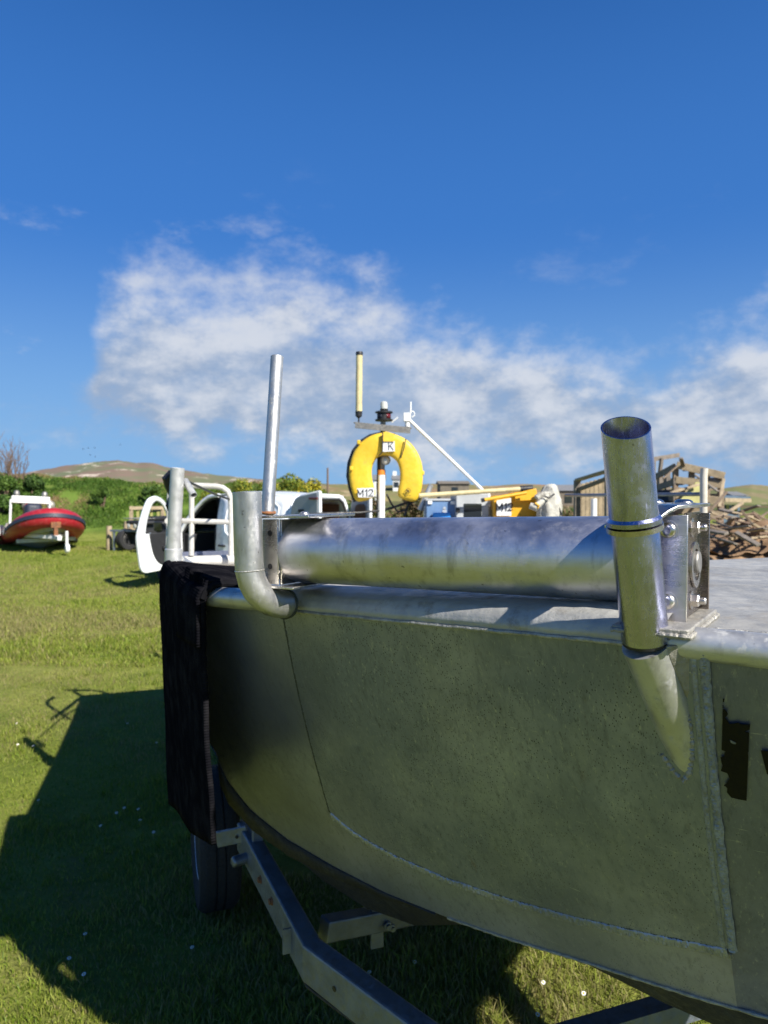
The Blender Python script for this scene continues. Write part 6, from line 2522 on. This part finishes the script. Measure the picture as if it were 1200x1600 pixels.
# birds
for k, (px, py) in enumerate(((130, 702), (138, 700), (148, 700), (141, 711), (149, 714), (188, 695))):
    p = at(px, py, 120 + 6 * k)
    mb = MB()
    s = .30
    mb.tube([p + V(-.5, 0, .0) * s, p + V(-.2, 0, .05) * s, p + V(.25, 0, .03) * s, p + V(.6, 0, 0) * s], [.03 * s, .14 * s, .12 * s, .02 * s], 8)
    mb.plate([p + V(-.15, 0, .08) * s, p + V(.2, 0, .08) * s, p + V(.1, -.7, .45) * s, p + V(-.05, -.95, .35) * s], V(0, 0, .02 * s))
    mb.plate([p + V(-.15, 0, .08) * s, p + V(.2, 0, .08) * s, p + V(.1, .7, .45) * s, p + V(-.05, .95, .35) * s], V(0, 0, .02 * s))
    o = mb.build("bird", M['bird'], None)
    tag(o, "distant dark bird flying above the moorland hill", "bird", "birds above the hill")


# ------------------------------------------------------------------ grass
def grass(name, X, Y, hgt, wid, cols, seed, lean=.5, ztop=None):
    g = np.random.default_rng(seed)
    n = len(X)
    Zb = terrain(X, Y) - 0.004
    h = hgt * g.uniform(.5, 1.35, n) * (0.50 + 0.80 * np.clip((fbm(X * 2.3 + 9, Y * 2.3, 3, 71) - .25) / .4, 0, 1))
    a = g.uniform(0, 2 * math.pi, n)
    la = g.uniform(0, 2 * math.pi, n)
    ln = g.uniform(.1, 1.0, n) * lean
    w = wid * g.uniform(.6, 1.3, n)
    dx, dy = np.cos(a) * w / 2, np.sin(a) * w / 2
    lx, ly = np.cos(la) * ln * h, np.sin(la) * ln * h
    v = np.empty((n, 5, 3))
    v[:, 0] = np.stack([X - dx, Y - dy, Zb], 1)
    v[:, 1] = np.stack([X + dx, Y + dy, Zb], 1)
    v[:, 2] = np.stack([X + dx * .8 + lx * .35, Y + dy * .8 + ly * .35, Zb + h * .6], 1)
    v[:, 3] = np.stack([X - dx * .8 + lx * .35, Y - dy * .8 + ly * .35, Zb + h * .6], 1)
    v[:, 4] = np.stack([X + lx, Y + ly, Zb + h], 1)
    base = (np.arange(n) * 5)[:, None]
    me = bpy.data.meshes.new(name)
    nv = n * 5
    me.vertices.add(nv)
    me.vertices.foreach_set('co', v.ravel())
    loops = np.concatenate([base + np.array([0, 1, 2, 3]), base + np.array([3, 2, 4])], 1).ravel()
    me.loops.add(len(loops))
    me.loops.foreach_set('vertex_index', loops.astype(np.int32))
    me.polygons.add(n * 2)
    st = np.empty((n, 2), np.int32); st[:, 0] = np.arange(n) * 7; st[:, 1] = st[:, 0] + 4
    me.polygons.foreach_set('loop_start', st.ravel())
    tt = np.empty((n, 2), np.int32); tt[:, 0] = 4; tt[:, 1] = 3
    try:
        me.polygons.foreach_set('loop_total', tt.ravel())
    except Exception:
        pass
    me.update(calc_edges=True)
    patch = fbm(X * .55 + 3, Y * .55, 4, 51)
    k = np.clip((patch - .30) / .35 + g.normal(0, .30, n), 0, .999)
    cols = np.array(cols)
    c = cols[(k * len(cols)).astype(int)] * g.uniform(.7, 1.3, (n, 1))
    full = np.ones((n, 5, 4)); full[:, :, :3] = c[:, None, :]
    attr = me.color_attributes.new("tint", 'FLOAT_COLOR', 'POINT')
    attr.data.foreach_set('color', full.ravel())
    me.materials.append(M['grass'])
    o = bpy.data.objects.new(name, me)
    COL.objects.link(o)
    return tag(o, kind='stuff')


def scatter(n, y0, y1, q0, q1, pw=1.0, seed=1):
    """points spread over the wedge between distances y0 and y1 and bearings q0..q1 (x/y), denser near"""
    g = np.random.default_rng(seed)
    u = g.random(n)
    Y = (y0 ** (2 - pw) + u * (y1 ** (2 - pw) - y0 ** (2 - pw))) ** (1 / (2 - pw)) if abs(2 - pw) > 1e-6 else y0 * (y1 / y0) ** u
    return Y * g.uniform(q0, q1, n), Y


LAWN = [(0.140, 0.205, 0.020), (0.190, 0.255, 0.028), (0.240, 0.290, 0.040), (0.280, 0.305, 0.056), (0.235, 0.250, 0.060), (0.28, 0.25, 0.10)]
X, Y = scatter(150000, 1.75, 8.0, -.62, .62, 1.6, 3)
keep = ~((Y > 3.2) & (X / Y > -0.20) & (Y < 8)) | (Y < 3.2)
grass("grass", X[keep], Y[keep], 0.036, 0.0042, LAWN, 61, .9)
# longer tufts that the mower missed
gt = np.random.default_rng(77)
tx, ty = scatter(420, 1.9, 7.5, -.58, .58, 1.5, 8)
tn = 26
X = (np.repeat(tx, tn) + gt.normal(0, .022, 420 * tn)); Y = (np.repeat(ty, tn) + gt.normal(0, .022, 420 * tn))
grass("grass_tufts", X, Y, 0.048, 0.0042, LAWN[:4], 66, 1.1)
X, Y = scatter(80000, 7.0, 22.0, -.62, -.10, 1.6, 4)
grass("grass", X, Y, 0.05, 0.010, LAWN, 62, .8)
# rank growth on the bank
X, Y = scatter(110000, 20.5, 29.0, -.62, -.04, 1.0, 5)
zz_ = terrain(X, Y)
keep = zz_ > .55
BANK = [(0.075, 0.145, 0.020), (0.110, 0.190, 0.028), (0.140, 0.235, 0.036), (0.175, 0.265, 0.045), (0.21, 0.23, 0.06), (0.33, 0.23, 0.12)]
grass("bank_grass", X[keep], Y[keep], 0.085, 0.026, BANK, 63, 1.3)

# daisies
DS = [(133, 1459), (108, 1497), (157, 1290), (182, 1270), (194, 1262), (216, 1264), (219, 1281), (199, 1130), (131, 1522), (28, 1163), (52, 1165), (648, 1503), (558, 1517), (577, 1519), (552, 1512), (849, 1535), (912, 1552), (840, 1585), (300, 1480), (60, 1250), (245, 1160), (26, 1130), (240, 1300)]
for k, (px, py) in enumerate(DS):
    d = ray(px, py)
    t = (0.035 - H) / d.z
    p = CAM + d * t
    p.z = tz(p.x, p.y) + 0.035
    ds = thing("daisy", "small white daisy dotted in the short grass around the trailer", "flower", V(p.x, p.y, p.z - .035), "daisies in the grass")
    up_ = V(0.25 * math.sin(k * 2.3), -0.35 + .2 * math.cos(k), 1).normalized()
    _, a, b = frame(up_)
    mb = MB()
    for j in range(13):
        t = 6.283 * j / 13
        c = a * math.cos(t) + b * math.sin(t)
        s_ = up_.cross(c)
        r = .0085
        mb.add([p + c * .002, p + c * r * .6 + s_ * .0019 + up_ * .001, p + c * r, p + c * r * .6 - s_ * .0019 + up_ * .001], [(0, 1, 2, 3)])
    mb.build("petals", M['petal'], ds)
    mb = MB()
    mb.lathe([(.0032, -.001), (.003, .0015), (.0012, .0026)], p, up_, 10)
    mb.build("eye", M['pollen'], ds)
    mb = MB()
    mb.tube([p - V(0, 0, .036), p - V(.003, 0, .015), p - up_ * .001], .0008, 5)
    mb.build("stem", M['leaf'] if False else M['greenwood'], ds)
